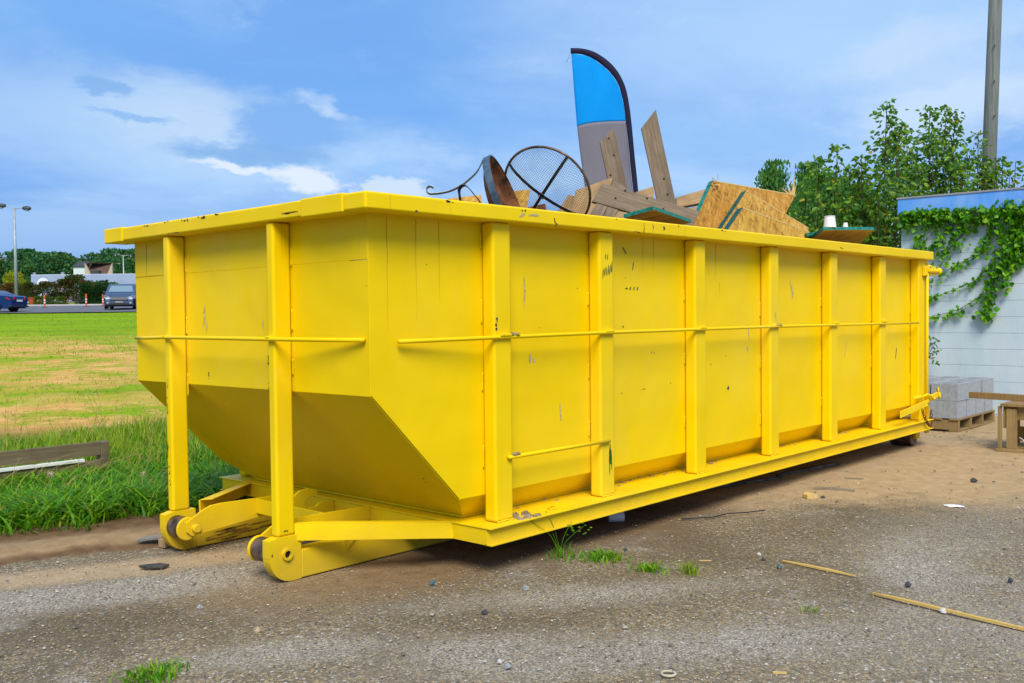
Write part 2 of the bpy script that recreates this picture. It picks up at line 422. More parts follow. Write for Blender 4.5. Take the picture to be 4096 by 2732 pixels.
def fast_mesh(name, verts, quads, mat, parent=None, loc=None):
    verts = np.ascontiguousarray(verts, dtype=np.float32).reshape(-1, 3); quads = np.ascontiguousarray(quads, dtype=np.int32).reshape(-1, 4)
    me = bpy.data.meshes.new(name)
    me.vertices.add(len(verts)); me.vertices.foreach_set('co', verts.ravel())
    me.loops.add(quads.size); me.loops.foreach_set('vertex_index', quads.ravel())
    me.polygons.add(len(quads)); me.polygons.foreach_set('loop_start', np.arange(0, quads.size, 4, dtype=np.int32))
    me.polygons.foreach_set('loop_total', np.full(len(quads), 4, dtype=np.int32))
    me.update(); me.validate()
    me.materials.append(mat)
    o = bpy.data.objects.new(name, me); COL.objects.link(o)
    if parent is not None: o.parent = parent
    if loc is not None: o.location = loc
    return o
def copy_tree(o, parent=None):
    c = o.copy(); COL.objects.link(c); c.parent = parent
    for ch in list(o.children): copy_tree(ch, c)
    return c
def unit(a):
    return a / np.maximum(np.linalg.norm(a, axis=1, keepdims=True), 1e-9)

def leaves(cen, size, tip=None, fold=0.25, aspect=0.55, droop=0.0, rng=RNG):
    """folded leaf (two quads) at every centre; tip = preferred tip direction"""
    n = len(cen)
    d = rng.normal(size=(n, 3))
    if tip is not None: d = d * 0.55 + tip
    d[:, 2] -= droop
    d = unit(d); s = unit(np.cross(d, rng.normal(size=(n, 3)))); u = np.cross(s, d)
    L = (np.asarray(size) * rng.uniform(0.7, 1.25, n))[:, None]; Wd = L * aspect
    P = np.stack([cen, cen + d * L * 0.25 + s * Wd * 0.42 + u * Wd * fold, cen + d * L * 0.65 + s * Wd * 0.40 + u * Wd * fold, cen + d * L - u * L * 0.12,
                  cen + d * L * 0.65 - s * Wd * 0.40 + u * Wd * fold, cen + d * L * 0.25 - s * Wd * 0.42 + u * Wd * fold], 1)
    i = (np.arange(n) * 6)[:, None]
    Q = np.concatenate([i + np.array([[0, 1, 2, 3]]), i + np.array([[0, 3, 4, 5]])], 1).reshape(-1, 4)
    return P.reshape(-1, 3), Q
def blades(base, h, w, lean, rng=RNG):
    """curved grass blade of three quads"""
    n = len(base); a = rng.uniform(0, 6.283, n)
    out = np.stack([np.cos(a), np.sin(a), np.zeros(n)], 1); sd_ = np.stack([-np.sin(a), np.cos(a), np.zeros(n)], 1)
    tw = rng.uniform(-0.7, 0.7, n)[:, None]; sd_ = unit(sd_ + out * tw)
    h = np.asarray(h)[:, None]; w = np.asarray(w)[:, None]; lean = np.asarray(lean)[:, None]
    rows = []
    for f, wf in ((0, 0.8), (0.4, 1.0), (0.75, 0.7), (1.0, 0.08)):
        c = base + out * (h * lean * f ** 1.8) + np.array([[0, 0, 1.0]]) * h * (f - 0.42 * lean * f ** 2.4)
        rows += [c - sd_ * w * wf / 2, c + sd_ * w * wf / 2]
    P = np.stack(rows, 1)
    i = (np.arange(n) * 8)[:, None]
    Q = np.concatenate([i + np.array([[0, 1, 3, 2]]), i + np.array([[2, 3, 5, 4]]), i + np.array([[4, 5, 7, 6]])], 1).reshape(-1, 4)
    return P.reshape(-1, 3), Q
def vnoise(x, y, s=1.0, seed=0):
    """cheap smooth 2-D noise for placement masks, about -1..1"""
    x = np.asarray(x) * s + seed * 3.1; y = np.asarray(y) * s - seed * 1.7
    return (np.sin(x * 1.7 + 1.3 * np.sin(y * 1.1)) + np.sin(y * 2.1 + 1.7 * np.sin(x * 0.9 + 2.0)) + 0.6 * np.sin(x * 4.3 + y * 3.7) + 0.5 * np.sin(x * -5.1 + y * 6.2 + 1.0)) / 3.1

# ------------------------------------------------------------------ ground
def depth_of(x, y):
    return (np.asarray(x) + 2.953) * 0.7404 + (np.asarray(y) + 3.583) * 0.6722
def field_h(x, y):
    d = depth_of(x, y)
    t = np.clip((d - 14.0) / 2.2, -30, 40)
    return np.minimum(0.034 * 2.2 * np.log1p(np.exp(t)), 10.4)
def grass_edge(x):
    x = np.asarray(x, dtype=float)
    b = np.where(x < 0.3, 2.50 - 0.345 * (x - 0.3), 2.50 - 0.03 * (x - 0.3))
    return b + 0.05 * np.sin(x * 5.1) + 0.035 * np.sin(x * 11.7 + 1.0)

m, t, b = new_mat("field_soil", 0.95, 0.0, 0.1)
p = t.pos(); x, y, z = t.sep(p)
dd = t.math('ADD', t.math('MULTIPLY', t.math('ADD', x, 2.953), 0.7404), t.math('MULTIPLY', t.math('ADD', y, 3.583), 0.6722))
n1 = t.noise(p, 0.35, 5.0, 0.6); n2 = t.noise(p, 2.2, 5.0, 0.6); n3 = t.noise(t.vmath('MULTIPLY', p, (1, 1, 0)), 11.0, 5.0, 0.65)
soil = t.ramp(n2, [(0.3, (0.56, 0.28, 0.070)), (0.7, (0.76, 0.45, 0.15))])
turf = t.ramp(n3, [(0.25, (0.14, 0.27, 0.001)), (0.6, (0.26, 0.41, 0.001)), (0.85, (0.45, 0.45, 0.006))])
def band(lo, hi, s):
    w = t.math('ADD', dd, t.math('MULTIPLY', t.math('SUBTRACT', n1, 0.5), 7.0))
    return t.math('MULTIPLY', t.sstep(w, lo - s, lo + s), t.math('SUBTRACT', 1.0, t.sstep(w, hi - s, hi + s)))
bare = t.math('MAXIMUM', band(10.6, 15.5, 1.0), t.math('MULTIPLY', band(16.0, 33.0, 4.0), 0.95))
ll = t.math('SUBTRACT', t.math('MULTIPLY', x, 0.6722), t.math('MULTIPLY', y, 0.7404))
pat = t.noise(t.comb(t.math('MULTIPLY', dd, 0.62), t.math('MULTIPLY', ll, 0.55), 0.0), 1.0, 7.0, 0.74)
bare = t.math('MULTIPLY', bare, t.sstep(t.math('ADD', t.math('MULTIPLY', pat, 0.70), t.math('MULTIPLY', n3, 0.30)), 0.445, 0.545))
near = t.math('SUBTRACT', 1.0, t.sstep(dd, 10.0, 13.0))
turf = t.mix(t.math('MULTIPLY', t.sstep(t.noise(t.comb(t.math('MULTIPLY', dd, 0.5), t.math('MULTIPLY', ll, 0.16), 4.0), 1.0, 6.0, 0.7), 0.40, 0.64), 0.60), turf, (0.13, 0.215, 0.004))
thin = t.math('MULTIPLY', t.sstep(dd, 44.0, 26.0), t.sstep(t.noise(p, 0.9, 5.0, 0.65), 0.40, 0.66))
turf = t.mix(t.math('MULTIPLY', thin, 0.7), turf, (0.44, 0.34, 0.03))
col = t.mix(bare, turf, soil)
col = t.mix(near, col, t.ramp(n3, [(0.3, (0.035, 0.055, 0.008)), (0.7, (0.075, 0.10, 0.012))]))
t.put(b.inputs['Base Color'], col)
t.put(b.inputs['Normal'], t.bump(n3, 0.6, 0.06))
FIELDM = m
Ds = np.concatenate([np.linspace(-80, -8, 6), np.linspace(-4, 40, 60), np.geomspace(42, 900, 36)])
Ls = np.concatenate([-np.geomspace(900, 30, 14), np.linspace(-26, 26, 40), np.geomspace(30, 900, 14)])
DD, LL = np.meshgrid(Ds, Ls, indexing='ij')
gx = -2.953 + DD * 0.7404 + LL * 0.6722; gy = -3.583 + DD * 0.6722 - LL * 0.7404
gz = field_h(gx, gy) - 0.03 + 0.02 * vnoise(gx, gy, 0.6, 2) * (DD > 10)
nj = len(Ls); ii, jj = np.meshgrid(np.arange(len(Ds) - 1), np.arange(nj - 1), indexing='ij')
Q = np.stack([ii * nj + jj, ii * nj + jj + 1, (ii + 1) * nj + jj + 1, (ii + 1) * nj + jj], -1).reshape(-1, 4)[:, ::-1]
field = struct(fast_mesh("field", np.stack([gx, gy, gz], -1), Q, FIELDM))
field.data.polygons.foreach_set('use_smooth', [True] * len(field.data.polygons))

# worn yard surface: exposed-aggregate asphalt, drifted sand and pale grit
m, t, b = new_mat("yard_surface", 0.9, 0.0, 0.2)
p = t.pos(); x, y, z = t.sep(p)
p2 = t.comb(x, y, 0.0)
w1 = t.math('SUBTRACT', t.noise(p2, 1.1, 5.0, 0.62), 0.5); w2 = t.math('SUBTRACT', t.noise(p2, 6.0, 5.0, 0.65), 0.5)
wob = t.math('ADD', t.math('MULTIPLY', w1, 1.5), t.math('MULTIPLY', w2, 0.75))
st = t.comb(t.math('ADD', x, t.math('MULTIPLY', w2, 0.03)), y, 0.0)
va = t.voro(st, 74.0); vb = t.voro(st, 140.0); ve = t.voro(st, 74.0, 'DISTANCE_TO_EDGE')
ca = t.sep(va['Color']); cb = t.sep(vb['Color'])
stone = t.ramp(ca[0], [(0.0, (0.055, 0.050, 0.045)), (0.22, (0.15, 0.125, 0.09)), (0.45, (0.30, 0.22, 0.11)), (0.72, (0.46, 0.34, 0.155)), (0.88, (0.38, 0.36, 0.33)), (1.0, (0.66, 0.62, 0.55))])
small = t.ramp(cb[1], [(0.0, (0.06, 0.050, 0.038)), (0.5, (0.20, 0.16, 0.105)), (0.85, (0.40, 0.32, 0.18)), (1.0, (0.58, 0.55, 0.50))])
isst = t.sstep(ve['Distance'], 0.05, 0.14)
keep = t.sstep(ca[1], 0.32, 0.36)
agg = t.mix(t.math('MULTIPLY', isst, keep), t.mix(0.5, small, (0.075, 0.062, 0.045)), stone)
agg = t.mix(0.26, agg, (0.275, 0.225, 0.150))
agg = t.mix(t.math('MULTIPLY', t.sstep(t.noise(p2, 0.75, 6.0, 0.62), 0.47, 0.62), 0.62), agg, t.mix(0.5, agg, (0.070, 0.048, 0.026)))
# pale grit
grit = t.ramp(cb[0], [(0.0, (0.11, 0.10, 0.088)), (0.35, (0.26, 0.235, 0.195)), (0.75, (0.41, 0.375, 0.315)), (1.0, (0.66, 0.63, 0.57))])
sandn = t.noise(p2, 9.0, 6.0, 0.7)
sand = t.ramp(sandn, [(0.3, (0.36, 0.245, 0.125)), (0.7, (0.52, 0.38, 0.215))])
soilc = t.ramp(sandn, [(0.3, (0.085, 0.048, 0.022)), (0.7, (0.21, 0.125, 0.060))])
def ell(cx, cy, rx, ry, rot, soft=0.45, wv=0.9):
    c, s = math.cos(rot), math.sin(rot)
    dx = t.math('SUBTRACT', x, cx); dy = t.math('SUBTRACT', y, cy)
    u = t.math('ADD', t.math('MULTIPLY', dx, c / rx), t.math('MULTIPLY', dy, s / rx))
    v = t.math('ADD', t.math('MULTIPLY', dx, -s / ry), t.math('MULTIPLY', dy, c / ry))
    d = t.math('SQRT', t.math('ADD', t.math('MULTIPLY', u, u), t.math('MULTIPLY', v, v)))
    d = t.math('ADD', d, t.math('MULTIPLY', wob, wv))
    return t.math('SUBTRACT', 1.0, t.sstep(d, 1.0 - soft, 1.0 + soft))
col = agg
def lay(mask, c, k=1.0):
    global col
    col = t.mix(t.math('MULTIPLY', mask, k), col, c)
damp = t.mix(0.62, agg, (0.085, 0.062, 0.036))
lay(ell(-0.55, 0.50, 1.2, 0.30, -0.42, 0.7, 1.0), damp, 0.6)
lay(ell(2.75, -0.85, 1.1, 0.36, -0.45, 0.7, 1.1), damp, 0.6)
lay(ell(0.9, -0.95, 0.8, 0.22, -0.6, 0.8, 1.2), damp, 0.45)
lay(ell(1.6, -0.75, 0.7, 0.25, -0.3, 0.8, 1.2), damp, 0.45)
lay(ell(-0.75, 1.15, 1.1, 0.24, -0.42, 0.5, 0.8), grit, 0.72)        # pale gravel beside the wheel track
lay(ell(-0.05, 1.0, 0.5, 0.16, -0.3, 0.7, 0.8), grit, 0.5)
lay(ell(2.25, -1.72, 0.45, 0.24, 0.5, 0.8, 1.2), grit, 0.75)
lay(ell(0.75, -0.70, 0.75, 0.15, -0.62, 0.9, 1.3), grit, 0.60)
lay(ell(0.35, -1.4, 0.9, 0.18, -0.62, 0.9, 1.3), grit, 0.58)
lay(t.sstep(t.noise(p2, 1.7, 6.0, 0.68), 0.56, 0.68), grit, 0.5)
lay(ell(-0.62, -0.30, 0.42, 0.13, -0.5, 0.8, 1.0), grit, 0.6)
lay(ell(-0.1, -0.8, 0.35, 0.13, -0.5, 0.8, 1.0), grit, 0.55)
lay(ell(2.0, -2.8, 1.3, 0.5, -0.6, 0.9, 1.2), grit, 0.55)
lay(ell(3.1, -1.6, 0.8, 0.35, 0.0, 0.9, 1.0), grit, 0.35)
lay(ell(0.15, 0.55, 0.70, 0.42, 0.0, 0.7, 1.1), t.mix(0.5, sand, agg), 0.6)   # sand under the nose
lay(ell(2.2, 0.25, 2.4, 0.48, -0.02, 0.5, 0.6), t.mix(0.18, soilc, sand), 0.85)  # soil under and beside the container, coloured darker to deepen its contact shadow
lay(ell(-0.6, 1.58, 1.4, 0.17, -0.40, 0.5, 0.5), t.mix(0.25, sand, grit), 0.95)
sandr = t.sstep(t.math('ADD', t.math('ADD', t.math('ADD', x, t.math('MULTIPLY', y, 0.75)), -3.05), t.math('MULTIPLY', wob, 1.5)), -0.45, 0.65)
lay(sandr, sand, 0.93)
lay(t.math('MULTIPLY', sandr, t.sstep(t.noise(p2, 2.6, 5.0, 0.65), 0.55, 0.7)), soilc, 0.35)
bank = t.math('ADD', t.math('ADD', y, t.math('MULTIPLY', x, 0.37)), t.math('MULTIPLY', wob, 0.16))
bk_ok = t.math('SUBTRACT', 1.0, t.sstep(x, 0.7, 1.6))
lay(t.math('MULTIPLY', t.sstep(bank, 1.74, 1.84), bk_ok), soilc, 0.97)
lay(t.math('MULTIPLY', bk_ok, t.math('MULTIPLY', t.sstep(bank, 1.86, 1.96), t.math('SUBTRACT', 1.0, t.sstep(bank, 2.12, 2.3)))), sand, 0.55)
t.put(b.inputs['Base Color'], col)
hh = t.math('ADD', t.math('MULTIPLY', isst, 0.5), t.math('ADD', t.math('MULTIPLY', ca[2], 0.25), t.math('MULTIPLY', sandn, 0.5)))
t.put(b.inputs['Normal'], t.bump(hh, 0.55, 0.008))
YARDM = m
xs = np.concatenate([np.linspace(-14, -2.2, 20), np.arange(-2.1, 8.0, 0.07), np.linspace(8.1, 16, 40)])
fr = np.concatenate([np.linspace(-14, -2.9, 14), np.arange(-2.8, 2.5, 0.07)])
fr = (fr - fr[0]) / (fr[-1] - fr[0])
XX, FFm = np.meshgrid(xs, fr, indexing='ij')
top_ = grass_edge(XX) + 0.35
YY = -14 + FFm * (top_ + 14)
ZZ = 0.007 * vnoise(XX, YY, 1.3, 1) + 0.004 * vnoise(XX, YY, 4.0, 5)
bk = YY + 0.37 * XX
ZZ += 0.045 * (XX < 1.0) * np.clip((bk - 1.80) / 0.25, 0, 1) ** 2 * (3 - 2 * np.clip((bk - 1.80) / 0.25, 0, 1))
clear = ((YY > 0.5) & (YY < 1.8) & (XX > -0.3)) | ((YY > -0.3) & (YY < 2.3) & (XX > 6.5) & (XX < 7.3))
ZZ = np.where(clear, -0.002, ZZ - 0.003)
nj = len(fr); ii, jj = np.meshgrid(np.arange(len(xs) - 1), np.arange(nj - 1), indexing='ij')
Q = np.stack([ii * nj + jj, (ii + 1) * nj + jj, (ii + 1) * nj + jj + 1, ii * nj + jj + 1], -1).reshape(-1, 4)
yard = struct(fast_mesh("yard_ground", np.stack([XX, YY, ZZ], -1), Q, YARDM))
yard.data.polygons.foreach_set('use_smooth', [True] * len(yard.data.polygons))

# far parking lot and street (strips across the view, following the slope)
ASPH = plain("far_asphalt", (0.13, 0.135, 0.15), 0.9, 0, 0.15, 0.5)
CONC = plain("far_concrete", (0.46, 0.46, 0.46), 0.9, 0, 0.08, 0.4)
def across(name, d0, d1, l0, l1, mat_, dz):
    ds = np.linspace(d0, d1, 10); ls = np.linspace(l0, l1, 8)
    A_, B_ = np.meshgrid(ds, ls, indexing='ij')
    X = -2.953 + A_ * 0.7404 + B_ * 0.6722; Y = -3.583 + A_ * 0.6722 - B_ * 0.7404
    Z = field_h(X, Y) + dz
    i_, j_ = np.meshgrid(np.arange(9), np.arange(7), indexing='ij')
    q = np.stack([i_ * 8 + j_, i_ * 8 + j_ + 1, (i_ + 1) * 8 + j_ + 1, (i_ + 1) * 8 + j_], -1).reshape(-1, 4)[:, ::-1]
    return struct(fast_mesh(name, np.stack([X, Y, Z], -1), q, mat_))
across("parking_lot", 62.5, 81.5, -70, 30, ASPH, 0.03)
across("street", 95.0, 128.0, -90, 40, CONC, 0.05)
across("forecourt", 140.0, 168.0, -110, 60, CONC, 0.06)
kb = MB()
def dl(d, l): return (-2.953 + d * 0.7404 + l * 0.6722, -3.583 + d * 0.6722 - l * 0.7404)
for d_ in (81.5,):
    a0 = dl(d_, -60); a1 = dl(d_, 20); b1_ = dl(d_ + 0.2, 20); b0_ = dl(d_ + 0.2, -60)
    zz = float(field_h(*a0)) + 0.0
    kb.prism([(*a0, zz), (*a1, zz), (*b1_, zz), (*b0_, zz)], (0, 0, 0.15))
struct(kb.build("kerb", CONC))

# ------------------------------------------------------------------ roll-off container
Wd, ZT, ZRB, XR, YR, YE, XRE = 2.25, 1.912, 1.830, 0.126, 0.140, 0.128, 7.064
PD, FD, YA, YB, FW, ZF, ZC, XS2, XS1 = 0.089, 0.112, 1.643, 0.607, 0.062, 0.9695, 0.3985, 0.57, 0.755
CB, ZB, YO, ZRL, XC, PWD, ZCAP, XE = 0.151, 0.2576, 0.157, 0.1633, 0.65, 0.140, 0.2337, 6.98
SHR = lambda x, y, z: (x, y, z - 0.0070 * max(y, 0) * max(z, 0) / 1.9)
RO = thing("roll_off_container", "long yellow steel roll-off dumpster with ribbed sides standing on the gravel yard", "dumpster", (3.5, 1.12, 0.0))
def part(mb, name, bevel=0.004, seg=2, mat_=None, parent=None, smooth=False):
    mb.T = SHR
    return mb.build(name, mat_ or YEL, parent or RO, bevel, seg, smooth)
def near_far(fn):
    return [fn(lambda y: y), fn(lambda y: Wd - y)]
for sgn, my in ((1, lambda y: y), (-1, lambda y: Wd - y)):
    part(MB().prism([(0, my(0), ZRB + 0.03), (0, my(0), ZF), (XS2, my(0), ZC), (XE, my(0), ZC), (XE, my(0), ZRB + 0.03)], (0, sgn * 0.006, 0)), "side_panel", 0.002)
    cp_ = MB().prism([(XS2, my(0), ZC), (XS1, my(CB), ZB), (XE, my(CB), ZB), (XE, my(0), ZC)], (0, sgn * 0.005, 0.004))
    part(cp_, "lower_side_panel", 0)
ZSEAM = 1.614
part(MB().box(-0.0, 0.006, 0.002, Wd - 0.002, ZF, ZSEAM - 0.002), "front_panel", 0.0015)
part(MB().box(-0.003, 0.006, 0.002, Wd - 0.002, ZSEAM + 0.001, ZRB + 0.02), "front_panel", 0.0015)
sl = MB()
pts = [(0, 0.0, ZF), (0, Wd, ZF), (XS2, Wd, ZC), (XS1, Wd - CB, ZB), (XS1, CB, ZB), (XS2, 0.0, ZC)]
dn = Vector((0.005, 0, 0.005))
vs = [Vector(q) for q in pts] + [Vector(q) + dn for q in pts]
sl.add(vs, [(0, 1, 4), (0, 4, 5), (1, 2, 3), (1, 3, 4), (6, 10, 7), (6, 11, 10), (7, 9, 8), (7, 10, 9)] + [((i + 1) % 6, i, i + 6, (i + 1) % 6 + 6) for i in range(6)])
part(sl, "sloped_front_panel", 0)
part(MB().box(XS1 - 0.02, XE, CB - 0.01, Wd - CB + 0.01, ZB + 0.003, ZB + 0.012), "floor_panel", 0)
# top rail
part(MB().box(-XR, XRE, -YR, 0.022, ZRB, ZT), "top_rail", 0.012, 3)
part(MB().box(-XR, XRE, Wd - 0.022, Wd + YE, ZRB, ZT), "top_rail", 0.012, 3)
part(MB().box(-XR, 0.024, 0.0225, Wd - 0.0225, ZRB, ZT), "top_rail", 0.012, 3)
part(MB().box(-XR - 0.006, 0.02, 0.02, 0.34, ZRB - 0.004, ZT + 0.004), "corner_sleeve", 0.008, 3)
part(MB().box(-XR - 0.006, 0.02, Wd - 0.10, Wd + YE + 0.005, ZRB - 0.004, ZT + 0.004), "corner_sleeve", 0.008, 3)
part(MB().box(-XR - 0.005, -XR + 0.001, 0.37, 0.50, ZRB + 0.030, ZT - 0.006), "patch_plate", 0.002)
# side posts and their welds
XP = [0.7567, 1.6671, 2.7164, 3.7688, 4.812, 5.8484]
proto = None
for sgn, my in ((1, lambda y: y), (-1, lambda y: Wd - y)):
    for xp in XP:
        ys = sorted((my(-PD), my(-0.004)))
        part(MB().box(xp, xp + PWD, ys[0], ys[1], ZB + 0.001, ZRB), "side_post", 0.017, 4)
    ys = sorted((my(-PD), my(-0.004)))
    part(MB().box(6.80, 6.985, ys[0], ys[1], ZB + 0.001, ZRB), "corner_post", 0.012, 3)
wb = MB()
for xp in XP + [6.80]:
    z0 = 1.78
    while z0 > 0.5:
        ln = random.uniform(0.07, 0.13)
        k = 8
        path = [(xp - 0.001 + random.uniform(-0.001, 0.001), -0.003, z0 - ln * i / k) for i in range(k + 1)]
        wb.tube(path, 0.004, 6, [0.0035 + 0.0014 * random.random() for _ in path])
        z0 -= random.uniform(0.28, 0.46)
for yb_ in (YA, YB):
    z0 = 1.70
    while z0 > 1.0:
        ln = random.uniform(0.08, 0.15)
        path = [(-0.004, yb_ - 0.001 + random.uniform(-0.001, 0.001), z0 - ln * i / 8) for i in range(9)]
        wb.tube(path, 0.004, 6, [0.0035 + 0.0014 * random.random() for _ in path])
        z0 -= random.uniform(0.25, 0.4)
for xp in XP:
    path = [(xp + 0.01 + 0.125 * i / 10, -PD - 0.001, ZB + 0.003 + random.uniform(0, 0.003)) for i in range(11)]
    wb.tube(path, 0.005, 6, [0.004 + 0.003 * random.random() for _ in path])
stuff(part(wb, "weld_beads", 0, smooth=True))
# guard rods
part(MB().tube([(0.155, -0.030, 1.224), (0.32, -0.048, 1.225), (0.72, -0.097, 1.229), (1.7, -PD - 0.012, 1.233), (3.8, -PD - 0.012, 1.231), (5.4, -PD - 0.012, 1.222), (6.76, -PD - 0.010, 1.213)], 0.0108, 10), "guard_rod", 0, smooth=True)
part(MB().tube([(0.845, -PD - 0.012, 0.594), (1.3, -PD - 0.013, 0.592), (1.735, -PD - 0.012, 0.589)], 0.0108, 10), "guard_rod", 0, smooth=True)
part(MB().tube([(-0.014, 2.235, 1.236), (-0.06, 2.02, 1.238), (-FD - 0.012, 1.70, 1.245), (-FD - 0.012, 1.1, 1.243), (-FD - 0.012, 0.60, 1.240), (-0.065, 0.30, 1.237), (-0.014, 0.02, 1.236)], 0.0108, 10), "guard_rod", 0, smooth=True)
rt = MB()
for xp in XP: rt.box(xp + 0.03, xp + 0.115, -PD - 0.024, -PD + 0.001, 1.233, 1.249)
for yb_ in (YA, YB): rt.box(-FD - 0.024, -FD + 0.001, yb_ + 0.012, yb_ + 0.05, 1.243, 1.256)
stuff(part(rt, "rod_welds", 0.005))
# front posts and nose
for yb_ in (YA, YB):
    part(MB().box(-FD, -0.004, yb_, yb_ + FW, ZCAP, ZRB - 0.002), "front_post", 0.016, 4)
def arc(cx, cz, r, a0, a1, n=10):
    return [(cx + r * math.cos(math.radians(a0 + (a1 - a0) * i / n)), cz + r * math.sin(math.radians(a0 + (a1 - a0) * i / n))) for i in range(n + 1)]
NOSE = [(-0.165, 0.222), (-0.166, 0.135)] + arc(-0.030, 0.136, 0.135, 180, 268, 10) + [(0.026, 0.002), (0.026, ZCAP), (-0.115, ZCAP)]
nose_hole = (-0.063, 0.143)
for yb_ in (YA, YB):
    y0 = yb_ - 0.004
    npz = part(MB().prism([(a, y0, c) for a, c in NOSE], (0, 0.060, 0)), "nose_plate", 0.004)
    bo = MB()
    prof = [(0.0195, 0.0), (0.031, 0.0), (0.031, 0.014), (0.0195, 0.014), (0.0195, 0.0)]
    bo.lathe(prof, (nose_hole[0], y0, nose_hole[1]), (0, -1, 0), 20)
    part(bo, "pin_boss", 0, parent=npz, smooth=False)
    part(MB().cyl((nose_hole[0], y0 - 0.0015, nose_hole[1]), (nose_hole[0], y0 + 0.02, nose_hole[1]), 0.0192, n=18), "pin_hole", 0, mat_=DARK, parent=npz)
for y0, y1, yf in ((YB + 0.058, 0.786, 0.800), (1.514, YA - 0.006, 1.500)):
    rl_ = part(MB().lathe([(0.0, 0), (0.056, 0.0), (0.062, 0.008), (0.062, y1 - y0 - 0.008), (0.056, y1 - y0), (0, y1 - y0)], (-0.102, y0, 0.153), (0, 1, 0), 28), "nose_roller", 0, mat_=STEEL, smooth=True)
    cy_ = y1 - 0.028 if yf > 1.1 and False else (y0 - 0.0135 if yf > 1.1 else y1 + 0.0005)
    part(MB().lathe([(0.0, 0), (0.062, 0.0), (0.067, 0.004), (0.067, 0.013), (0.0, 0.013)], (-0.102, cy_, 0.153), (0, 1, 0), 28), "roller_collar", 0.002, parent=rl_)
FIN = [(-0.121, 0.192), (-0.02, 0.247), (0.035, 0.268), (0.10, 0.272), (0.648, 0.257), (0.648, 0.176), (-0.085, 0.110), (-0.118, 0.138)]
part(MB().prism([(a, 0.801, c) for a, c in FIN], (0, 0.014, 0)), "draft_plate", 0.002)
fp_ = part(MB().prism([(a, 1.484, c) for a, c in FIN], (0, 0.014, 0)), "draft_plate", 0.002)
part(MB().lathe([(0.0, 0.030), (0.020, 0.030), (0.024, 0.026), (0.024, 0.0)], (-0.067, 1.484, 0.154), (0, -1, 0), 20), "bolt", 0, parent=fp_)
HOOK = [(0.33, 0.179), (0.33, 0.275), (0.36, 0.312), (0.406, 0.338), (0.46, 0.345), (0.517, 0.333), (0.530, 0.314), (0.524, 0.300), (0.49, 0.300), (0.456, 0.290), (0.437, 0.272), (0.432, 0.252), (0.445, 0.236), (0.467, 0.230), (0.52, 0.231), (0.535, 0.244), (0.552, 0.252), (0.646, 0.246), (0.646, 0.179)]
part(MB().prism([(a, 1.135, c) for a, c in HOOK], (0, 0.022, 0)), "cable_hook", 0.002)
part(MB().box(0.333, 0.345, 0.817, 1.4838, 0.176, 0.262), "nose_cross_bar", 0.002)
for y0, y1 in ((YB - 0.006, YB + 0.085), (YA - 0.010, YA + 0.062)):
    part(MB().box(0.0275, 7.0, y0, y1, 0.004, 0.150), "main_beam", 0.006)
part(MB().prism([(0.30, YB - 0.008, 0.162), (0.385, YB - 0.008, 0.162), (0.312, YB - 0.008, 0.100)], (0, -0.010, 0)), "gusset", 0.001)
# perimeter frame
part(MB().prism([(0.655, 0.128, 0.167), (0.655, 0.136, ZB - 0.008), (-0.002, 0.620, ZB + 0.027), (-0.002, 0.614, 0.201)], (-0.006, -0.007, 0)), "nose_brace", 0.001)
part(MB().prism([(0.655, 0.128, ZB - 0.0075), (0.655, 0.190, ZB - 0.0075), (0.10, 0.600, ZB + 0.023), (-0.002, 0.6235, ZB + 0.0275)], (0, 0, 0.005)), "nose_brace", 0.001)
part(MB().prism([(0.655, 2.075, 0.171), (0.655, 2.083, ZB - 0.004), (0.10, YA + 0.07, ZB + 0.004), (0.10, YA + 0.066, 0.182)], (-0.006, 0.007, 0)), "nose_brace", 0.001)
part(MB().prism([(0.655, 2.02, ZB - 0.0035), (0.655, 2.083, ZB - 0.0035), (0.10, YA + 0.07, ZB + 0.003), (0.16, YA + 0.03, ZB + 0.004)], (0, 0, 0.005)), "nose_brace", 0.001)
part(MB().box(XC, XC + 0.008, -YO + 0.034, Wd + YO - 0.034, ZRL + 0.002, ZB - 0.009), "cross_member", 0.001)
part(MB().box(XC - 0.006, 0.86, -YO + 0.0, Wd + YO, ZB - 0.008, ZB - 0.0005), "cross_member_flange", 0.0015)
for sgn, my in ((1, lambda y: y), (-1, lambda y: Wd - y)):
    ys = sorted((my(-YO + 0.028), my(-YO + 0.036))); part(MB().box(XC + 0.0085, 7.02, ys[0], ys[1], ZRL + 0.0085, ZB - 0.0085), "side_rail_web", 0)
    ys = sorted((my(-YO), my(0.20))); part(MB().box(0.8605, 7.02, ys[0], ys[1], ZB - 0.008, ZB), "side_rail_flange", 0.002)
    ys = sorted((my(-YO), my(-YO + 0.05))); part(MB().box(XC + 0.0, 7.02, ys[0], ys[1], ZRL, ZRL + 0.008), "side_rail_flange", 0.002)
xb = MB()
for k in range(1, 12):
    xb.box(XC + 0.52 * k, XC + 0.52 * k + 0.05, -YO + 0.04, Wd + YO - 0.04, ZRL + 0.001, ZB - 0.010)
part(xb, "floor_joists", 0)
wm = MB()
for xw in (1.93, 3.35, 4.86):
    wm.tube([(xw + random.uniform(-.002, .002), -YO + 0.027, ZRL + 0.009 + 0.0765 * i / 8) for i in range(9)], 0.003, 6)
stuff(part(wm, "rail_weld_seams", 0, smooth=True))
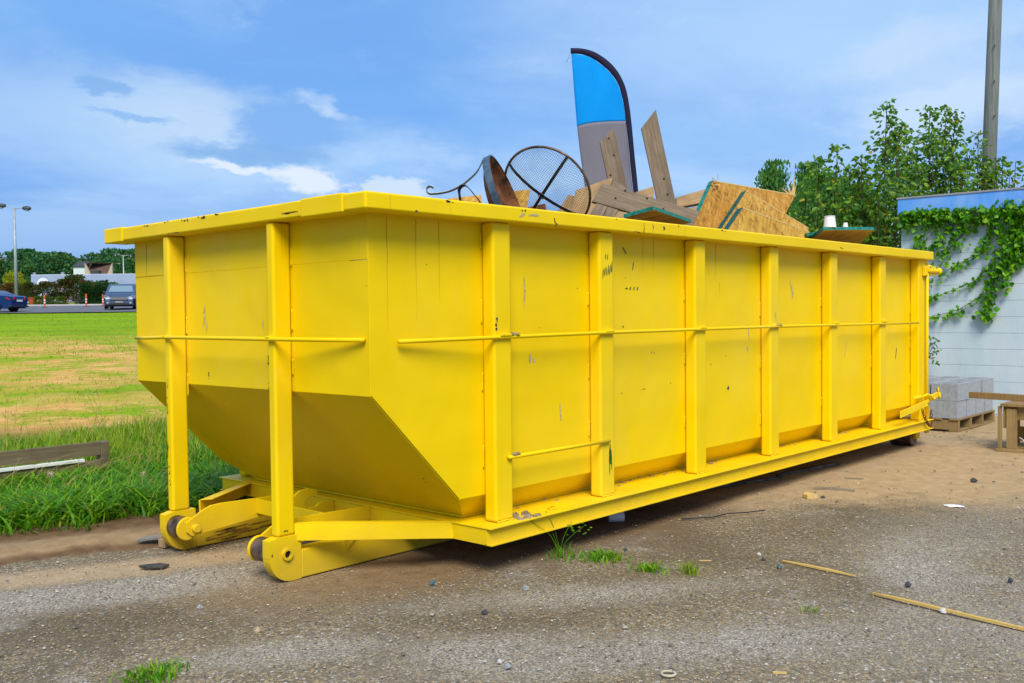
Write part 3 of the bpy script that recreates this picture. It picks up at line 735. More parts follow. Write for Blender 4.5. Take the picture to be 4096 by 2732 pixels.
# rear door, hinge side and wheels
dr = part(MB().box(6.995, 7.075, -0.086, Wd + 0.086, 0.285, ZRB - 0.002), "rear_door", 0.006)
part(MB().tube([(6.945, -0.118, 1.70), (6.945, -0.118, 0.16)], 0.013, 10), "latch_rod", 0, smooth=True)
part(MB().box(7.005, 7.018, -0.104, -0.0865, 0.30, 1.66), "door_edge_bar", 0.002, parent=dr)
hg = part(MB().box(6.88, 7.17, -0.128, -0.091, 1.672, 1.768), "hinge_block", 0.006)
for k, (xa, xb_) in enumerate(((6.95, 7.0), (7.03, 7.075), (7.10, 7.15))):
    part(MB().cyl((xa, -0.142, 1.722), (xb_, -0.142, 1.722), 0.019, n=12), "hinge_knuckle", 0.003, parent=hg)
part(MB().cyl((6.93, -0.142, 1.722), (7.19, -0.142, 1.722), 0.009, n=10), "hinge_pin", 0, parent=hg)
part(MB().lathe([(0.0, 0.0), (0.028, 0.002), (0.034, 0.012), (0.028, 0.024), (0, 0.026)], (7.185, -0.142, 1.722), (1, 0, 0), 16), "hinge_cap", 0, parent=hg, smooth=True)
part(MB().lathe([(0.0, 0.014), (0.022, 0.010), (0.026, 0.0)], (7.0, -0.118, 1.766), (0, 0, 1), 14), "hinge_cap", 0, parent=hg, smooth=True)
lv = part(MB().strip([(6.165, -0.150, 0.372), (6.86, -0.150, 0.430)], (0, 0, 1), 0.062, 0.012), "latch_lever", 0.002)
part(MB().strip([(6.90, -0.136, 0.455), (7.20, -0.136, 0.490)], (0, 0, 1), 0.058, 0.014), "latch_hook", 0.003, parent=lv)
part(MB().cyl((6.585, -0.115, 0.490), (6.78, -0.115, 0.492), 0.020, n=14), "latch_sleeve", 0.003, parent=lv)
part(MB().tube([(6.80, -0.125, 0.492), (6.86, -0.150, 0.512), (6.92, -0.165, 0.495), (6.97, -0.165, 0.462), (7.02, -0.160, 0.455), (7.07, -0.15, 0.475)], 0.012, 8), "latch_ring", 0, parent=lv, smooth=True)
part(MB().lathe([(0.0, 0.02), (0.036, 0.016), (0.042, 0.008), (0.036, 0.0), (0, -0.004)], (7.21, -0.135, 0.475), (0.5, -0.86, 0), 16), "latch_knob", 0, parent=lv, smooth=True)
part(MB().lathe([(0.0, 0.02), (0.024, 0.016), (0.030, 0.0)], (7.19, -0.13, 0.535), (0.5, -0.86, 0), 14), "latch_knob", 0, parent=lv, smooth=True)
part(MB().box(6.655, 6.685, -0.156, -0.144, ZB + 0.002, 0.392), "lever_stop", 0.002)
part(MB().box(6.95, 7.01, -0.115, -0.087, 0.12, 0.44), "latch_bracket", 0.003)
ch = MB()
def ring(mb, c, ax, up, R_, r_, n=10, k=5, stretch=1.5):
    ax = Vector(ax).normalized(); up = Vector(up).normalized(); sd2 = ax.cross(up)
    path = [Vector(c) + up * (R_ * stretch * math.cos(6.2832 * i / n)) + sd2 * (R_ * math.sin(6.2832 * i / n)) for i in range(n + 1)]
    mb.tube(path, r_, k)
for i in range(9):
    f = i / 8
    ring(ch, (6.70 + 0.20 * f, -0.160, 0.365 - 0.26 * f + 0.10 * f * f - 0.0), (0.3 if i % 2 else 1, 1 if i % 2 else 0.2, 0.2), (0.6, 0, -0.8), 0.011, 0.005)
for i in range(5):
    ring(ch, (7.02 + 0.015 * math.sin(i), -0.130, 0.33 - 0.035 * i), (1 if i % 2 else 0.2, 0.2 if i % 2 else 1, 0.1), (0.1, 0, -1), 0.011, 0.005)
stuff(part(ch, "latch_chain", 0, mat_=RUST, smooth=True))
for y0, y1 in ((-0.035, 0.185), (Wd - 0.185, Wd + 0.035)):
    wh = part(MB().lathe([(0.030, 0.0), (0.088, 0.0), (0.098, 0.006), (0.098, y1 - y0 - 0.006), (0.088, y1 - y0), (0.030, y1 - y0), (0.030, 0)], (6.83, y0, 0.098), (0, 1, 0), 28), "ground_roller", 0, mat_=STEEL)
    part(MB().cyl((6.83, y0 - 0.012, 0.098), (6.83, y1 + 0.01, 0.098), 0.029, n=14), "axle", 0.002, parent=wh)
    ob_ = y0 - 0.030 if y0 < 1 else y1 + 0.016
    part(MB().box(6.80, 6.90, ob_, ob_ + 0.014, 0.075, ZRL), "roller_bracket", 0.003)

# scrapes, chips and run marks that are really there on the paint, as thin skins
def chip_mb(): return MB(SHR)
dkc, grc, pal, rstc = chip_mb(), chip_mb(), chip_mb(), chip_mb()
def skin(mb, plane, u, v, w, h, rot=0.0, jag=0.35, n=9, off=0.0012):
    vs = []
    for i in range(n):
        a = 6.2832 * i / n; r = 1 + random.uniform(-jag, jag)
        du, dv = w / 2 * r * math.cos(a), h / 2 * r * math.sin(a)
        c, s = math.cos(rot), math.sin(rot)
        vs.append((u + du * c - dv * s, v + du * s + dv * c))
    k = {'side': lambda a, c: (a, -off, c), 'post': lambda a, c: (a, -PD - off, c), 'rail': lambda a, c: (a, -YR - off, c),
         'front': lambda a, c: (-off - 0.0, a, c), 'frail': lambda a, c: (-XR - off, a, c), 'fpost': lambda a, c: (a, YB - off, c), 'fpostA': lambda a, c: (a, YA - off, c),
         'fend': lambda a, c: (-FD - off, a, c), 'nose': lambda a, c: (a, YB - 0.004 - off, c), 'flange': lambda a, c: (a, c, ZB + off), 'beamA': lambda a, c: (a, YA - .0105 - off, c)}[plane]
    pts = [k(*q) for q in vs]
    if plane in ('front', 'frail', 'fend'): pts = pts[::-1]
    mb.add(pts, [tuple(range(n))])
for plane, u, v, w, h, r in [('side', 2.04, 1.735, .018, .075, .7), ('side', 2.13, 1.64, .010, .075, -.2), ('side', 2.06, 1.50, .03, .018, .3), ('side', 2.02, 1.262, .018, .012, 0), ('side', 2.05, 1.23, .016, .009, 0),
        ('side', 2.33, 1.09, .025, .008, .7), ('side', 2.36, 1.085, .008, .03, .1), ('side', 2.24, .86, .045, .008, .1), ('side', 2.0, .85, .008, .02, 0), ('side', 2.55, .88, .012, .012, 0), ('side', 3.30, .80, .045, .030, .6),
        ('side', 6.45, .92, .028, .14, -.25), ('side', 3.27, 1.03, .014, .010, 0), ('side', 3.06, .98, .012, .014, 0), ('side', 0.37, 1.60, .007, .012, 0), ('side', 1.22, 1.27, .006, .01, 0),
        ('post', .778, 1.30, .016, .060, .1), ('post', .89, 1.245, .030, .022, 0), ('rail', 1.20, 1.852, .016, .055, 0), ('rail', 1.205, 1.80 + .034, .030, .022, .2), ('rail', 2.05, 1.862, .010, .085, 0), ('rail', 1.98, 1.836, .060, .010, .1),
        ('rail', 2.27, 1.872, .022, .038, 0), ('rail', .18, 1.838, .022, .012, 0), ('rail', .40, 1.9, .05, .012, .1), ('rail', 2.15, 1.88, .008, .03, 0), ('rail', .95, 1.895, .04, .012, 0), ('rail', 4.9, 1.86, .08, .008, 0), ('rail', 3.0, 1.90, .06, .010, 0),
        ('frail', .12, 1.892, .020, .022, 0), ('frail', 1.62, 1.902, .050, .010, 0), ('frail', 1.42, 1.898, .07, .016, .15), ('frail', 1.26, 1.900, .085, .018, -.1), ('frail', 1.10, 1.902, .05, .010, 0), ('frail', 1.86, 1.900, .055, .010, 0), ('frail', .43, 1.858, .13, .010, .1), ('frail', .38, 1.878, .008, .035, 0), ('frail', 2.28, 1.838, .10, .010, 0), ('frail', 1.55, 1.836, .12, .008, 0),
        ('fend', YA + .04, .86, .007, .12, 0), ('fend', YA + .045, .66, .008, .16, 0), ('fend', YA + .03, .98, .007, .05, 0), ('fend', YA + .035, .47, .010, .05, 0), ('fend', YA + .03, .40, .014, .035, 0), ('fend', YB + .055, 1.14, .012, .07, 0), ('fend', YB + .055, 1.0, .008, .04, 0),
        ('fpost', -.055, .26, .05, .008, .1), ('nose', -.150, .15, .010, .022, 0), ('nose', -.05, .10, .014, .006, .2), ('front', 1.42, 1.02, .010, .05, 0)]:
    if max(w, h) > .028 and plane != 'side':
        for q in range(5):
            f = random.uniform(-.5, .5); k = random.uniform(.10, .34)
            if w > h: skin(dkc, plane, u + f * w, v + random.uniform(-.4, .4) * h, w * k, h * random.uniform(.35, 1.0), r, .5)
            else: skin(dkc, plane, u + random.uniform(-.4, .4) * w, v + f * h, w * random.uniform(.35, 1.0), h * k, r, .5)
    else: skin(dkc, plane, u, v, w * .8, h * .8, r, .45)
for i in range(8):
    skin(dkc, random.choice(['side', 'rail', 'post']), random.choice([0.2, .8, 1.1, 1.35, 1.72, 2.0, 2.4, 3.0, 3.3, 4.2, 5.1]) + random.uniform(0, .05), random.uniform(.5, 1.75) if i % 3 else 1.9, random.uniform(.004, .012), random.uniform(.004, .012))
for i in range(6):   # dark green rubbed marks on the second post
    skin(grc, 'post', 1.70 + .017 * i, 1.585 + .006 * i + random.uniform(-.004, .004), .011, .050 + .004 * i, -.15)
for i in range(2): skin(grc, 'post', 1.725 + .02 * i, 1.68, .008, .035, -.2)
for i in range(3): skin(grc, 'side', 2.10 + .04 * i, 1.50, .012, .03, -.6)
skin(grc, 'post', 1.757, .500, .030, .115, .06, .30, 14); skin(grc, 'post', 1.748, .43, .008, .11, .05, .3, 10); skin(grc, 'post', 1.768, .45, .010, .09, -.03, .3, 10)
for u, v, w, h, r in [(1.10, 1.50, .014, .12, .05), (1.095, 1.42, .010, .08, 0), (1.14, 1.10, .02, .05, 0), (1.17, 1.09, .016, .03, 0), (3.60, 1.18, .012, .14, .1), (3.58, 1.07, .016, .06, 0), (4.30, 1.49, .035, .10, .1), (4.27, 1.56, .012, .08, .1), (1.40, .78, .010, .10, .1), (5.3, 1.0, .010, .16, -.3)]:
    skin(pal, 'side', u, v, w, h, r)
for a, w, h in [(1.445, 1.36, 0), (1.46, 1.33, 0), (1.43, 1.30, 0)]: skin(pal, 'front', a, w, .010, .07, .1)
skin(pal, 'front', 1.45, 1.40, .012, .06, .3); skin(pal, 'front', .87, 1.31, .010, .05, 0); skin(pal, 'post', 3.85, 1.30, .01, .1, .1)
skin(pal, 'rail', 1.03, 1.876, .09, .014, .1); skin(pal, 'rail', .93, 1.868, .05, .018, .4)
for u, z0, ln, w in [(.115, 1.82, .55, .0045), (.30, 1.82, .50, .004), (.455, 1.82, .40, .004), (2.24, 1.82, .22, .005), (2.36, 1.82, .2, .005), (3.13, 1.82, .25, .006), (3.18, 1.55, .09, .006), (4.0, 1.5, .1, .008)]:
    pts = [(u + random.uniform(-.003, .003), z0 - ln * i / 6) for i in range(7)]
    rstc.add([(a - w / 2 * (1 - i / 8), -.0013, c) for i, (a, c) in enumerate(pts)] + [(a + w / 2 * (1 - i / 8), -.0013, c) for i, (a, c) in enumerate(pts)], [(i, i + 1, i + 8, i + 7) for i in range(6)])
for yy, z0, ln, w in [(1.725, 1.82, .92, .013), (1.742, 1.80, .52, .007), (1.80, 1.74, .30, .004), (1.83, 1.70, .22, .004), (1.77, 1.74, .32, .004), (2.1, 1.81, .20, .004)]:
    pts = [(yy + random.uniform(-.003, .003), z0 - ln * i / 6) for i in range(7)]
    dkc.add([(-.0045, a + w / 2 * (1 - i / 9), c) for i, (a, c) in enumerate(pts)] + [(-.0045, a - w / 2 * (1 - i / 9), c) for i, (a, c) in enumerate(pts)], [(i, i + 1, i + 8, i + 7) for i in range(6)])
smc = chip_mb()
for i in range(16): skin(smc, 'beamA', random.uniform(.10, .60), random.uniform(.012, .085), random.uniform(.06, .22), random.uniform(.005, .012), .05, .4)
for i in range(9): skin(rstc, 'flange', 1.02 + random.uniform(0, .35), -.07 + random.uniform(-.05, .05), random.uniform(.01, .06), random.uniform(.006, .02), 0)
SMEAR = plain("brown_smear", (0.30, 0.17, 0.015), 0.8, 0, 0.4, 40); CHIPD = plain("bare_dark_steel", (0.05, 0.035, 0.028), 0.7); CHIPG = plain("dark_green_rub", (0.05, 0.11, 0.02), 0.7, 0, 0.5, 50)
CHIPP = plain("pale_primer_scuff", (0.50, 0.42, 0.20), 0.7, 0, 0.3, 60); CHIPR = plain("rust_run", (0.62, 0.32, 0.008), 0.7)
for mb_, nm, mt in ((dkc, "paint_chips", CHIPD), (grc, "green_rub_marks", CHIPG), (smc, "ground_smears", SMEAR), (pal, "pale_scuffs", CHIPP), (rstc, "rust_runs", CHIPR)):
    stuff(mb_.build(nm, mt, RO))
# mud dropped on the rail beside the first post and mortar stuck on the rods
mud = MB()
def lump(mb, c, rx, ry, rz, n=7):
    c = Vector(c); vs = []; fs = []
    for i, f in enumerate((0.0, 0.5, 0.85)):
        for j in range(n):
            a = 6.2832 * j / n; r = math.cos(f * 1.45) * random.uniform(0.75, 1.2)
            vs.append(c + Vector((rx * r * math.cos(a), ry * r * math.sin(a), rz * math.sin(f * 1.57))))
    vs.append(c + Vector((0, 0, rz)))
    for i in range(2): fs += [(i * n + j, i * n + (j + 1) % n, (i + 1) * n + (j + 1) % n, (i + 1) * n + j) for j in range(n)]
    fs += [(2 * n + j, 2 * n + (j + 1) % n, 3 * n) for j in range(n)]
    mb.add(vs, fs)
for i in range(34):
    u = random.random()
    lump(mud, (0.90 + 0.16 * u + random.uniform(-.02, .02), -0.145 + 0.20 * random.random() * (1 - u * .4), ZB), random.uniform(.008, .026), random.uniform(.008, .020), random.uniform(.005, .016))
for i in range(60):
    xx = random.choice([1.0, 1.9, 2.0, 2.6, 2.95, 3.0, 4.0, 4.1, 5.0, 5.1]) + random.uniform(-.05, .5)
    lump(mud, (xx, random.uniform(.05, .15), ZB), random.uniform(.006, .02), random.uniform(.006, .015), random.uniform(.003, .008), 5)
for xx, zz in ((.905, 1.238), (3.865, 1.238), (.91, .60)):
    for i in range(5): lump(mud, (xx + random.uniform(-.03, .03), -PD - 0.014 + random.uniform(-.006, .006), zz + .004), random.uniform(.012, .022), .012, random.uniform(.006, .014))
MUD = plain("dried_mud", (0.27, 0.215, 0.13), 0.95, 0, 0.35, 20.0, bump=0.5)
mud.T = SHR
stuff(mud.build("dried_mud", MUD, RO, smooth=False))

# ------------------------------------------------------------------ scrap in the container
def plank_from(name, quad, nrm, th, mat_, label, cat="board", group=None, holes=(), extra=None, bevel=0.002):
    """a board with its face polygon at the given points and thickness th behind the face"""
    n = Vector(nrm).normalized(); q = [Vector(p) for p in quad]
    c = sum(q, Vector()) / len(q)
    q = [p - n * ((p - c).dot(n)) for p in q]
    # local frame: z along the longest edge so that the grain follows the board
    e = max(range(len(q)), key=lambda i: (q[(i + 1) % len(q)] - q[i]).length)
    zl = (q[(e + 1) % len(q)] - q[e]).normalized(); yl = -n; xl = yl.cross(zl).normalized()
    R3 = Matrix((xl, yl, zl)).transposed()
    loc = [R3.transposed() @ (p - c) for p in q]
    mb = MB().prism(loc, (0, th, 0))
    o = mb.build(name, mat_, None, bevel)
    o.matrix_world = Matrix.Translation(c) @ R3.to_4x4()
    tag(o, label, cat, group)
    if holes:
        hb = MB()
        for hp in holes:
            l_ = R3.transposed() @ (Vector(hp) - c)
            hb.lathe([(0.0, 0.0006), (0.0085, 0.0008), (0.0095, 0.0)], (l_.x, 0, l_.z), (0, -1, 0), 10)
        h_ = hb.build("nail_holes", DARK, o)
        stuff(h_)
    return o
GB = "old boards thrown in the dumpster"
def ext(a, b_, k):   # point beyond b on the line a-b
    return tuple(b_[i] + (b_[i] - a[i]) * k for i in range(3))
A0, A1, A2, A3 = (3.804, 1.085, 2.866), (3.901, 1.006, 3.021), (3.966, .832, 2.13), (3.855, .95, 2.189)
plank_from("board", [A0, A1, ext(A1, A2, .75), ext(A0, A3, .95)], (-.704, -.704, .087), .024, GREYW, "tallest grey board standing up out of the dumpster, its top cut to a point", group=GB,
           holes=[(3.93, .96, 2.44), (3.938, .93, 2.31)])
B0, B1, B2, B3 = (3.934, 1.608, 2.831), (4.038, 1.535, 2.96), (4.089, 1.431, 2.418), (3.96, 1.55, 2.516)
plank_from("board", [B0, B1, ext(B1, B2, .9), ext(B0, B3, 1.6)], (-.64, -.763, .087), .024, GREYW, "grey board with a pointed top standing in front of the feather flag", group=GB,
           holes=[(3.995, 1.562, 2.865), (4.021, 1.527, 2.715), (3.985, 1.54, 2.54)])
plank_from("board", [(2.832, .75, 2.293), (3.529, .37, 2.107), (3.432, .373, 1.963), (2.719, .761, 2.153)], (-.408, -.875, .259), .03, GREYW, "wide weathered board lying across the foot of the tall pointed board", group=GB,
           holes=[(2.98, .66, 2.245), (2.90, .70, 2.18), (3.14, .585, 2.19), (3.25, .52, 2.11)])
plank_from("board", [(3.128, 1.234, 2.318), (3.427, 1.1, 2.425), (3.373, 1.095, 2.350), (3.065, 1.203, 2.205)], (-.497, -.709, .5), .045, TANW, "tan board rising behind the wire screen towards the flag", group=GB)
plank_from("board", [(3.430, 1.094, 2.420), (3.496, 1.009, 2.329), (3.453, 1.013, 2.262), (3.393, 1.094, 2.352)], (-.539, -.77, .342), .03, GREYW, "short grey board end leaning against the tan board below the flag", group=GB)
plank_from("board", [(2.685, .7, 2.134), (2.744, .651, 2.111), (2.700, .664, 2.03), (2.623, .717, 2.045)], (-.554, -.791, .259), .028, GREYW, "split grey board piece just above the rim beside the wire screen", group=GB)
plank_from("board", [(2.747, .648, 2.110), (2.804, .602, 2.088), (2.762, .611, 2.02), (2.704, .660, 2.028)], (-.554, -.791, .259), .028, GREYW, "narrow light grey board piece next to the split one above the rim", group=GB)
plank_from("board", [(2.415, .839, 2.072), (2.483, .8, 2.186), (2.513, .767, 2.176), (2.47, .78, 2.02), (2.43, .80, 2.0)], (-.696, -.696, .174), .03, TANW, "small brown board end seen through the right side of the wire screen", group=GB)
plank_from("board", [(2.81, 1.023, 2.215), (2.904, 1.0, 2.29), (3.121, .898, 2.377), (3.107, .888, 2.343), (2.88, .903, 2.07), (2.715, 1.013, 2.06)], (-.52, -.742, .423), .04, TANW, "broad tan board lying flat behind the right edge of the wire screen", group=GB)
plank_from("board", [(4.97, 1.5, 2.425), (5.299, 1.328, 2.528), (5.155, 1.342, 2.375), (4.934, 1.468, 2.325)], (-.52, -.742, .423), .05, TANW, "tan beam between the tall pointed board and the large chipboard sheet", group=GB)
plank_from("board", [(4.449, 1.6, 2.44), (4.616, 1.517, 2.501), (4.587, 1.488, 2.414), (4.546, 1.495, 2.375), (4.484, 1.557, 2.40)], (-.52, -.742, .423), .05, TANW, "small tan board end just behind and left of the tall pointed board", group=GB)
plank_from("board", [(4.608, 1.2, 2.253), (4.76, 1.121, 2.301), (4.708, 1.117, 2.215), (4.597, 1.175, 2.18)], (-.52, -.742, .423), .05, TANW, "short brown board end low down under the tan beam", group=GB)
plank_from("board", [(4.97, 1.46, 2.30), (5.16, 1.335, 2.36), (5.12, 1.335, 2.27), (4.95, 1.44, 2.22)], (-.52, -.742, .423), .05, GREYW, "dark board under the tan beam beside the large chipboard sheet", group=GB)
plank_from("board", [(2.758, .6, 2.032), (2.803, .594, 2.076), (2.879, .533, 2.063), (2.84, .54, 2.0), (2.77, .575, 1.99)], (-.52, -.742, .423), .03, TANW, "small tan wood offcut peeping over the rim under the wide weathered board", group=GB)
# OSB sheets: strand faces with green painted edges
def osb(face, nrm, th, label, green=(), mat_=None, pale=(), teal=None):
    n = Vector(nrm).normalized(); q = [Vector(p) for p in face]
    c = sum(q, Vector()) / len(q); q = [p - n * ((p - c).dot(n)) for p in q]
    root = thing("chipboard_sheet", label, "chipboard", tuple(c), 0, "chipboard sheets in the dumpster")
    q2 = [p for p in q]
    MB().prism(q2, -n * th).build("panel", mat_ or OSB, root, 0.001)
    for (i, j) in pale:
        a, b_ = q[i], q[j]; out = (b_ - a).cross(n).normalized()
        if out.dot((a + b_) / 2 - c) < 0: out = -out
        MB().prism([a + out * .001 + n * .0015, b_ + out * .001 + n * .0015, b_ - out * .009 + n * .0015, a - out * .009 + n * .0015], -n * (th + .002)).build("cut_edge", LTW, root)
    for (i, j) in green:
        a, b_ = q[i], q[j]; out = (b_ - a).cross(n).normalized()
        mid = (a + b_) / 2
        if out.dot(mid - c) < 0: out = -out
        MB().prism([a + out * .0012 + n * .001, b_ + out * .0012 + n * .001, b_ + out * .0012 - n * (th + .001), a + out * .0012 - n * (th + .001)], out * .0012).build("green_edge", teal or TEAL, root)
    return root, q, c, n
rt1, q1, c1, n1_ = osb([(4.374, .75, 2.455), (5.543, .576, 2.413), (5.167, .56, 2.091), (4.856, .559, 1.882), (3.808, .708, 1.892), (4.009, .716, 2.059)], (-.136, -.969, .208), .050, "largest chipboard sheet leaning at the back with a chewed upper corner", green=[(0, 5), (5, 4)], mat_=OSB1, pale=[(0, 1)])
fr_ = MB()
for i in range(26):
    a = q1[0] + Vector((random.uniform(-.05, .10), random.uniform(-.03, .01), random.uniform(-.09, .012)))
    d = Vector((random.uniform(-1, .6), random.uniform(-.6, .2), random.uniform(-.3, .8))).normalized() * random.uniform(.02, .05)
    s_ = d.cross(Vector((.2, -.9, .3))).normalized() * .006
    fr_.prism([a, a + d, a + d * .8 + s_, a + s_], (0, -.004, .001))
stuff(fr_.build("frayed_strands", LTW, rt1))
osb([(4.485, .5, 2.355), (5.336, .353, 2.085), (5.307, .346, 2.036), (5.061, .338, 1.879), (3.807, .467, 1.867), (4.052, .476, 2.028)], (-.102, -.973, .208), .050, "middle chipboard sheet of the leaning three, long slanting top edge", green=[(0, 5), (5, 4)], teal=TEALD, pale=[(0, 1)])
osb([(4.118, .33, 2.176), (5.091, .23, 2.027), (5.016, .226, 1.984), (4.855, .212, 1.864), (3.661, .295, 1.862), (3.871, .31, 2.001)], (-.068, -.976, .208), .055, "front and lowest chipboard sheet of the leaning three, rough strands showing", green=[(0, 5), (5, 4)], teal=TEALD, mat_=OSB3, pale=[(0, 1)])
def flat_sheet(P0, P1, P2, th, label):
    P0, P1, P2 = Vector(P0), Vector(P1), Vector(P2); P3 = P1 + P2 - P0
    n = (P1 - P0).cross(P2 - P0).normalized()
    if n.z > 0: n = -n        # underside faces down
    return osb([P0, P1, P3, P2], n, th, label, green=[(0, 1), (0, 3)])
flat_sheet((2.456, .06, 2.02), (3.216, .25, 1.995), (2.457, .30, 1.986), .022, "chipboard sheet lying flat on the rim with two green edges meeting at a point")
osb([(4.985, .05, 2.026), (6.055, .05, 2.085), (6.7286, .53, 1.9586), (5.2105, .294, 1.9553)], (.0521, -.3221, -.9453), .026, "chipboard sheet near the far end carrying the two white plastic cups", green=[(0, 1), (0, 3)])
flat_sheet((4.974, .20, 1.985), (5.202, .20, 2.010), (5.376, .55, 2.0), .022, "small green edged chipboard piece poking out left of the cup sheet")
osb([(1.601, 1.109, 2.12), (1.748, .948, 2.145), (1.756, .937, 2.0), (1.604, 1.104, 1.98)], (-.70, -.66, .2), .02, "narrow chipboard strip behind the curled leg of the fire pit")
osb([(2.189, 1.061, 2.216), (2.27, .972, 2.229), (2.246, .994, 2.0), (2.193, 1.051, 2.0)], (-.70, -.66, .2), .02, "chipboard piece standing behind the bowl, seen through the wire screen")
bp = plank_from("brick_piece", [(2.144, .881, 2.084), (2.225, .794, 2.109), (2.23, .786, 2.03), (2.159, .863, 2.02)], (-.70, -.66, .25), .07, RUST, "rusty red lump under the ring handle of the wire screen", "rubble")
# splinters at the far corner of the largest sheet
sp = MB()
for dx, dz, lx in ((0.0, .20, .02), (-.09, .075, -.10), (-.03, .09, -.05), (.02, .10, .03), (-.05, .05, -.02)):
    a = Vector((5.50 + dx * .2, .585, 2.40)); b_ = a + Vector((lx, -lx * .6, dz)); s_ = Vector((.012, -.010, .002))
    sp.prism([a - s_, a + s_, b_], (.004, .006, 0))
tag(sp.build("wood_splinters", LTW, None, org=(5.5, .585, 2.40)), "yellow splinters sticking up from the corner of the largest chipboard sheet", "splinters")
def cup(px, py, pz, r0, r1, h, label):
    o = MB().lathe([(0, 0), (r0, 0), (r1, h * .94), (r1 * 1.06, h * .94), (r1 * 1.06, h), (r1 * .9, h), (r0 * .9, .006), (0, .006)], (0, 0, 0), (0, 0, 1), 22).build("plastic_cup", WHITEP, None, smooth=False)
    o.location = (px, py, pz); tag(o, label, "cup", "white cups on the chipboard")
cup(5.18, .085, 2.060, .054, .043, .098, "larger white plastic cup upside down on the flat chipboard sheet")
cup(5.50, .085, 2.078, .024, .018, .042, "smaller white plastic cap on the flat chipboard, right of the larger cup")
# fire pit: bowl on its side, rim band and scrolled legs
FPc = Vector((1.502, .47, 2.025)); FPn = Vector((.463, -.804, .346)).normalized()
fp = thing("fire_pit", "rusty fire pit bowl lying on its side with curled iron legs above the rim", "fire pit", tuple(FPc))
Rb = .292
prof = [(Rb + .012, .004), (Rb + .012, -.002), (Rb, -.004)] + [(Rb * math.cos(a), -.004 - .105 * math.sin(a)) for a in [i * 1.5708 / 9 for i in range(1, 10)]]
prof = [(max(r, .001), h) for r, h in prof]
prof_in = [(max(r - .004, .001), h + .004) for r, h in prof[::-1]]
MB().lathe(prof + prof_in, FPc, FPn, 48).build("bowl", RUST, fp, smooth=True)
MB().lathe([(Rb + .0125, .006), (Rb + .022, .006), (Rb + .022, -.036), (Rb + .0125, -.036), (Rb + .0125, .006)], FPc, FPn, 56).build("rim_band", BLUEM, fp)
leg = [(1.398, .596, 2.281), (1.375, .619, 2.221), (1.338, .657, 2.17), (1.3, .697, 2.131), (1.263, .737, 2.106), (1.224, .779, 2.093), (1.185, .821, 2.088), (1.172, .836, 2.092), (1.165, .845, 2.104), (1.165, .845, 2.120), (1.173, .837, 2.132), (1.184, .826, 2.134), (1.192, .816, 2.124)]
def smooth_path(P, k=4):
    P = [Vector(p) for p in P]; out = []
    for i in range(len(P) - 1):
        p0, p1, p2, p3 = P[max(i - 1, 0)], P[i], P[i + 1], P[min(i + 2, len(P) - 1)]
        for j in range(k):
            u = j / k
            out.append(0.5 * (2 * p1 + (p2 - p0) * u + (2 * p0 - 5 * p1 + 4 * p2 - p3) * u * u + (3 * p1 - p0 - 3 * p2 + p3) * u ** 3))
    return out + [P[-1]]
VD = Vector((.735, .669, .0))
MB().strip(smooth_path(leg), (.60, .66, -.25), .030, .005).build("leg", BLUEM, fp)
arch = [(1.231, .617, 1.90), (1.229, .622, 2.039), (1.226, .628, 2.085), (1.231, .623, 2.112), (1.247, .606, 2.126), (1.264, .587, 2.11), (1.286, .56, 2.069), (1.311, .531, 2.017), (1.33, .51, 1.93)]
MB().strip(smooth_path(arch), (.72, .30, -.22), .034, .005).build("leg_brace", BLKM, fp)
MB().lathe([(0, .004), (.006, .003), (.007, 0)], (1.3975, .592, 2.285), (-.6, -.6, .5), 8).build("rivet", BLKM, fp)
# leaf litter caught on the leg
# spark screen: domed wire mesh in a steel ring with cross straps and a ring handle
SSc = Vector((1.965, .561, 2.157)); SSn = Vector((-.85, -.234, -.604)); SSm = Vector((.531, -.611, -.588)).normalized()
SSn = (SSn - SSm * SSn.dot(SSm)).normalized(); SSb = SSn.cross(SSm).normalized()
Rs = .300; Hs = .080
ss = thing("spark_screen", "round domed wire mesh fire pit screen with crossed straps tipped on its edge", "fire pit screen", tuple(SSc))
def dome(u, v, lift=0.0):
    r2 = min(1.0, (u * u + v * v) / (Rs * Rs))
    h = Hs * (math.sqrt(max(0, 1.28 - r2)) - math.sqrt(.28)) / (math.sqrt(1.28) - math.sqrt(.28))
    return SSc + SSm * u + SSb * v + SSn * (h + lift)
rg = MB(); K = 64
rg.tube([SSc + SSm * (Rs * math.cos(6.28319 * i / K)) + SSb * (Rs * math.sin(6.28319 * i / K)) for i in range(K + 1)], .0085, 8)
rg.build("rim_ring", STEEL, ss, smooth=True)
WIREM = plain('rusted_wire', (.03, .022, .02), .9, 0, .2, spec=.05)
wm = MB(); ng = 24
def wire(pts, r=.00085):
    rr = r
    k = len(pts); vs = []; fs = []
    for i, p in enumerate(pts):
        d = (pts[min(i + 1, k - 1)] - pts[max(i - 1, 0)]).normalized(); a = d.orthogonal().normalized(); b_ = d.cross(a)
        vs += [p + a * rr, p - a * rr * .5 + b_ * rr * .87, p - a * rr * .5 - b_ * rr * .87]
    for i in range(k - 1): fs += [(i * 3 + j, i * 3 + (j + 1) % 3, i * 3 + 3 + (j + 1) % 3, i * 3 + 3 + j) for j in range(3)]
    wm.add(vs, fs)
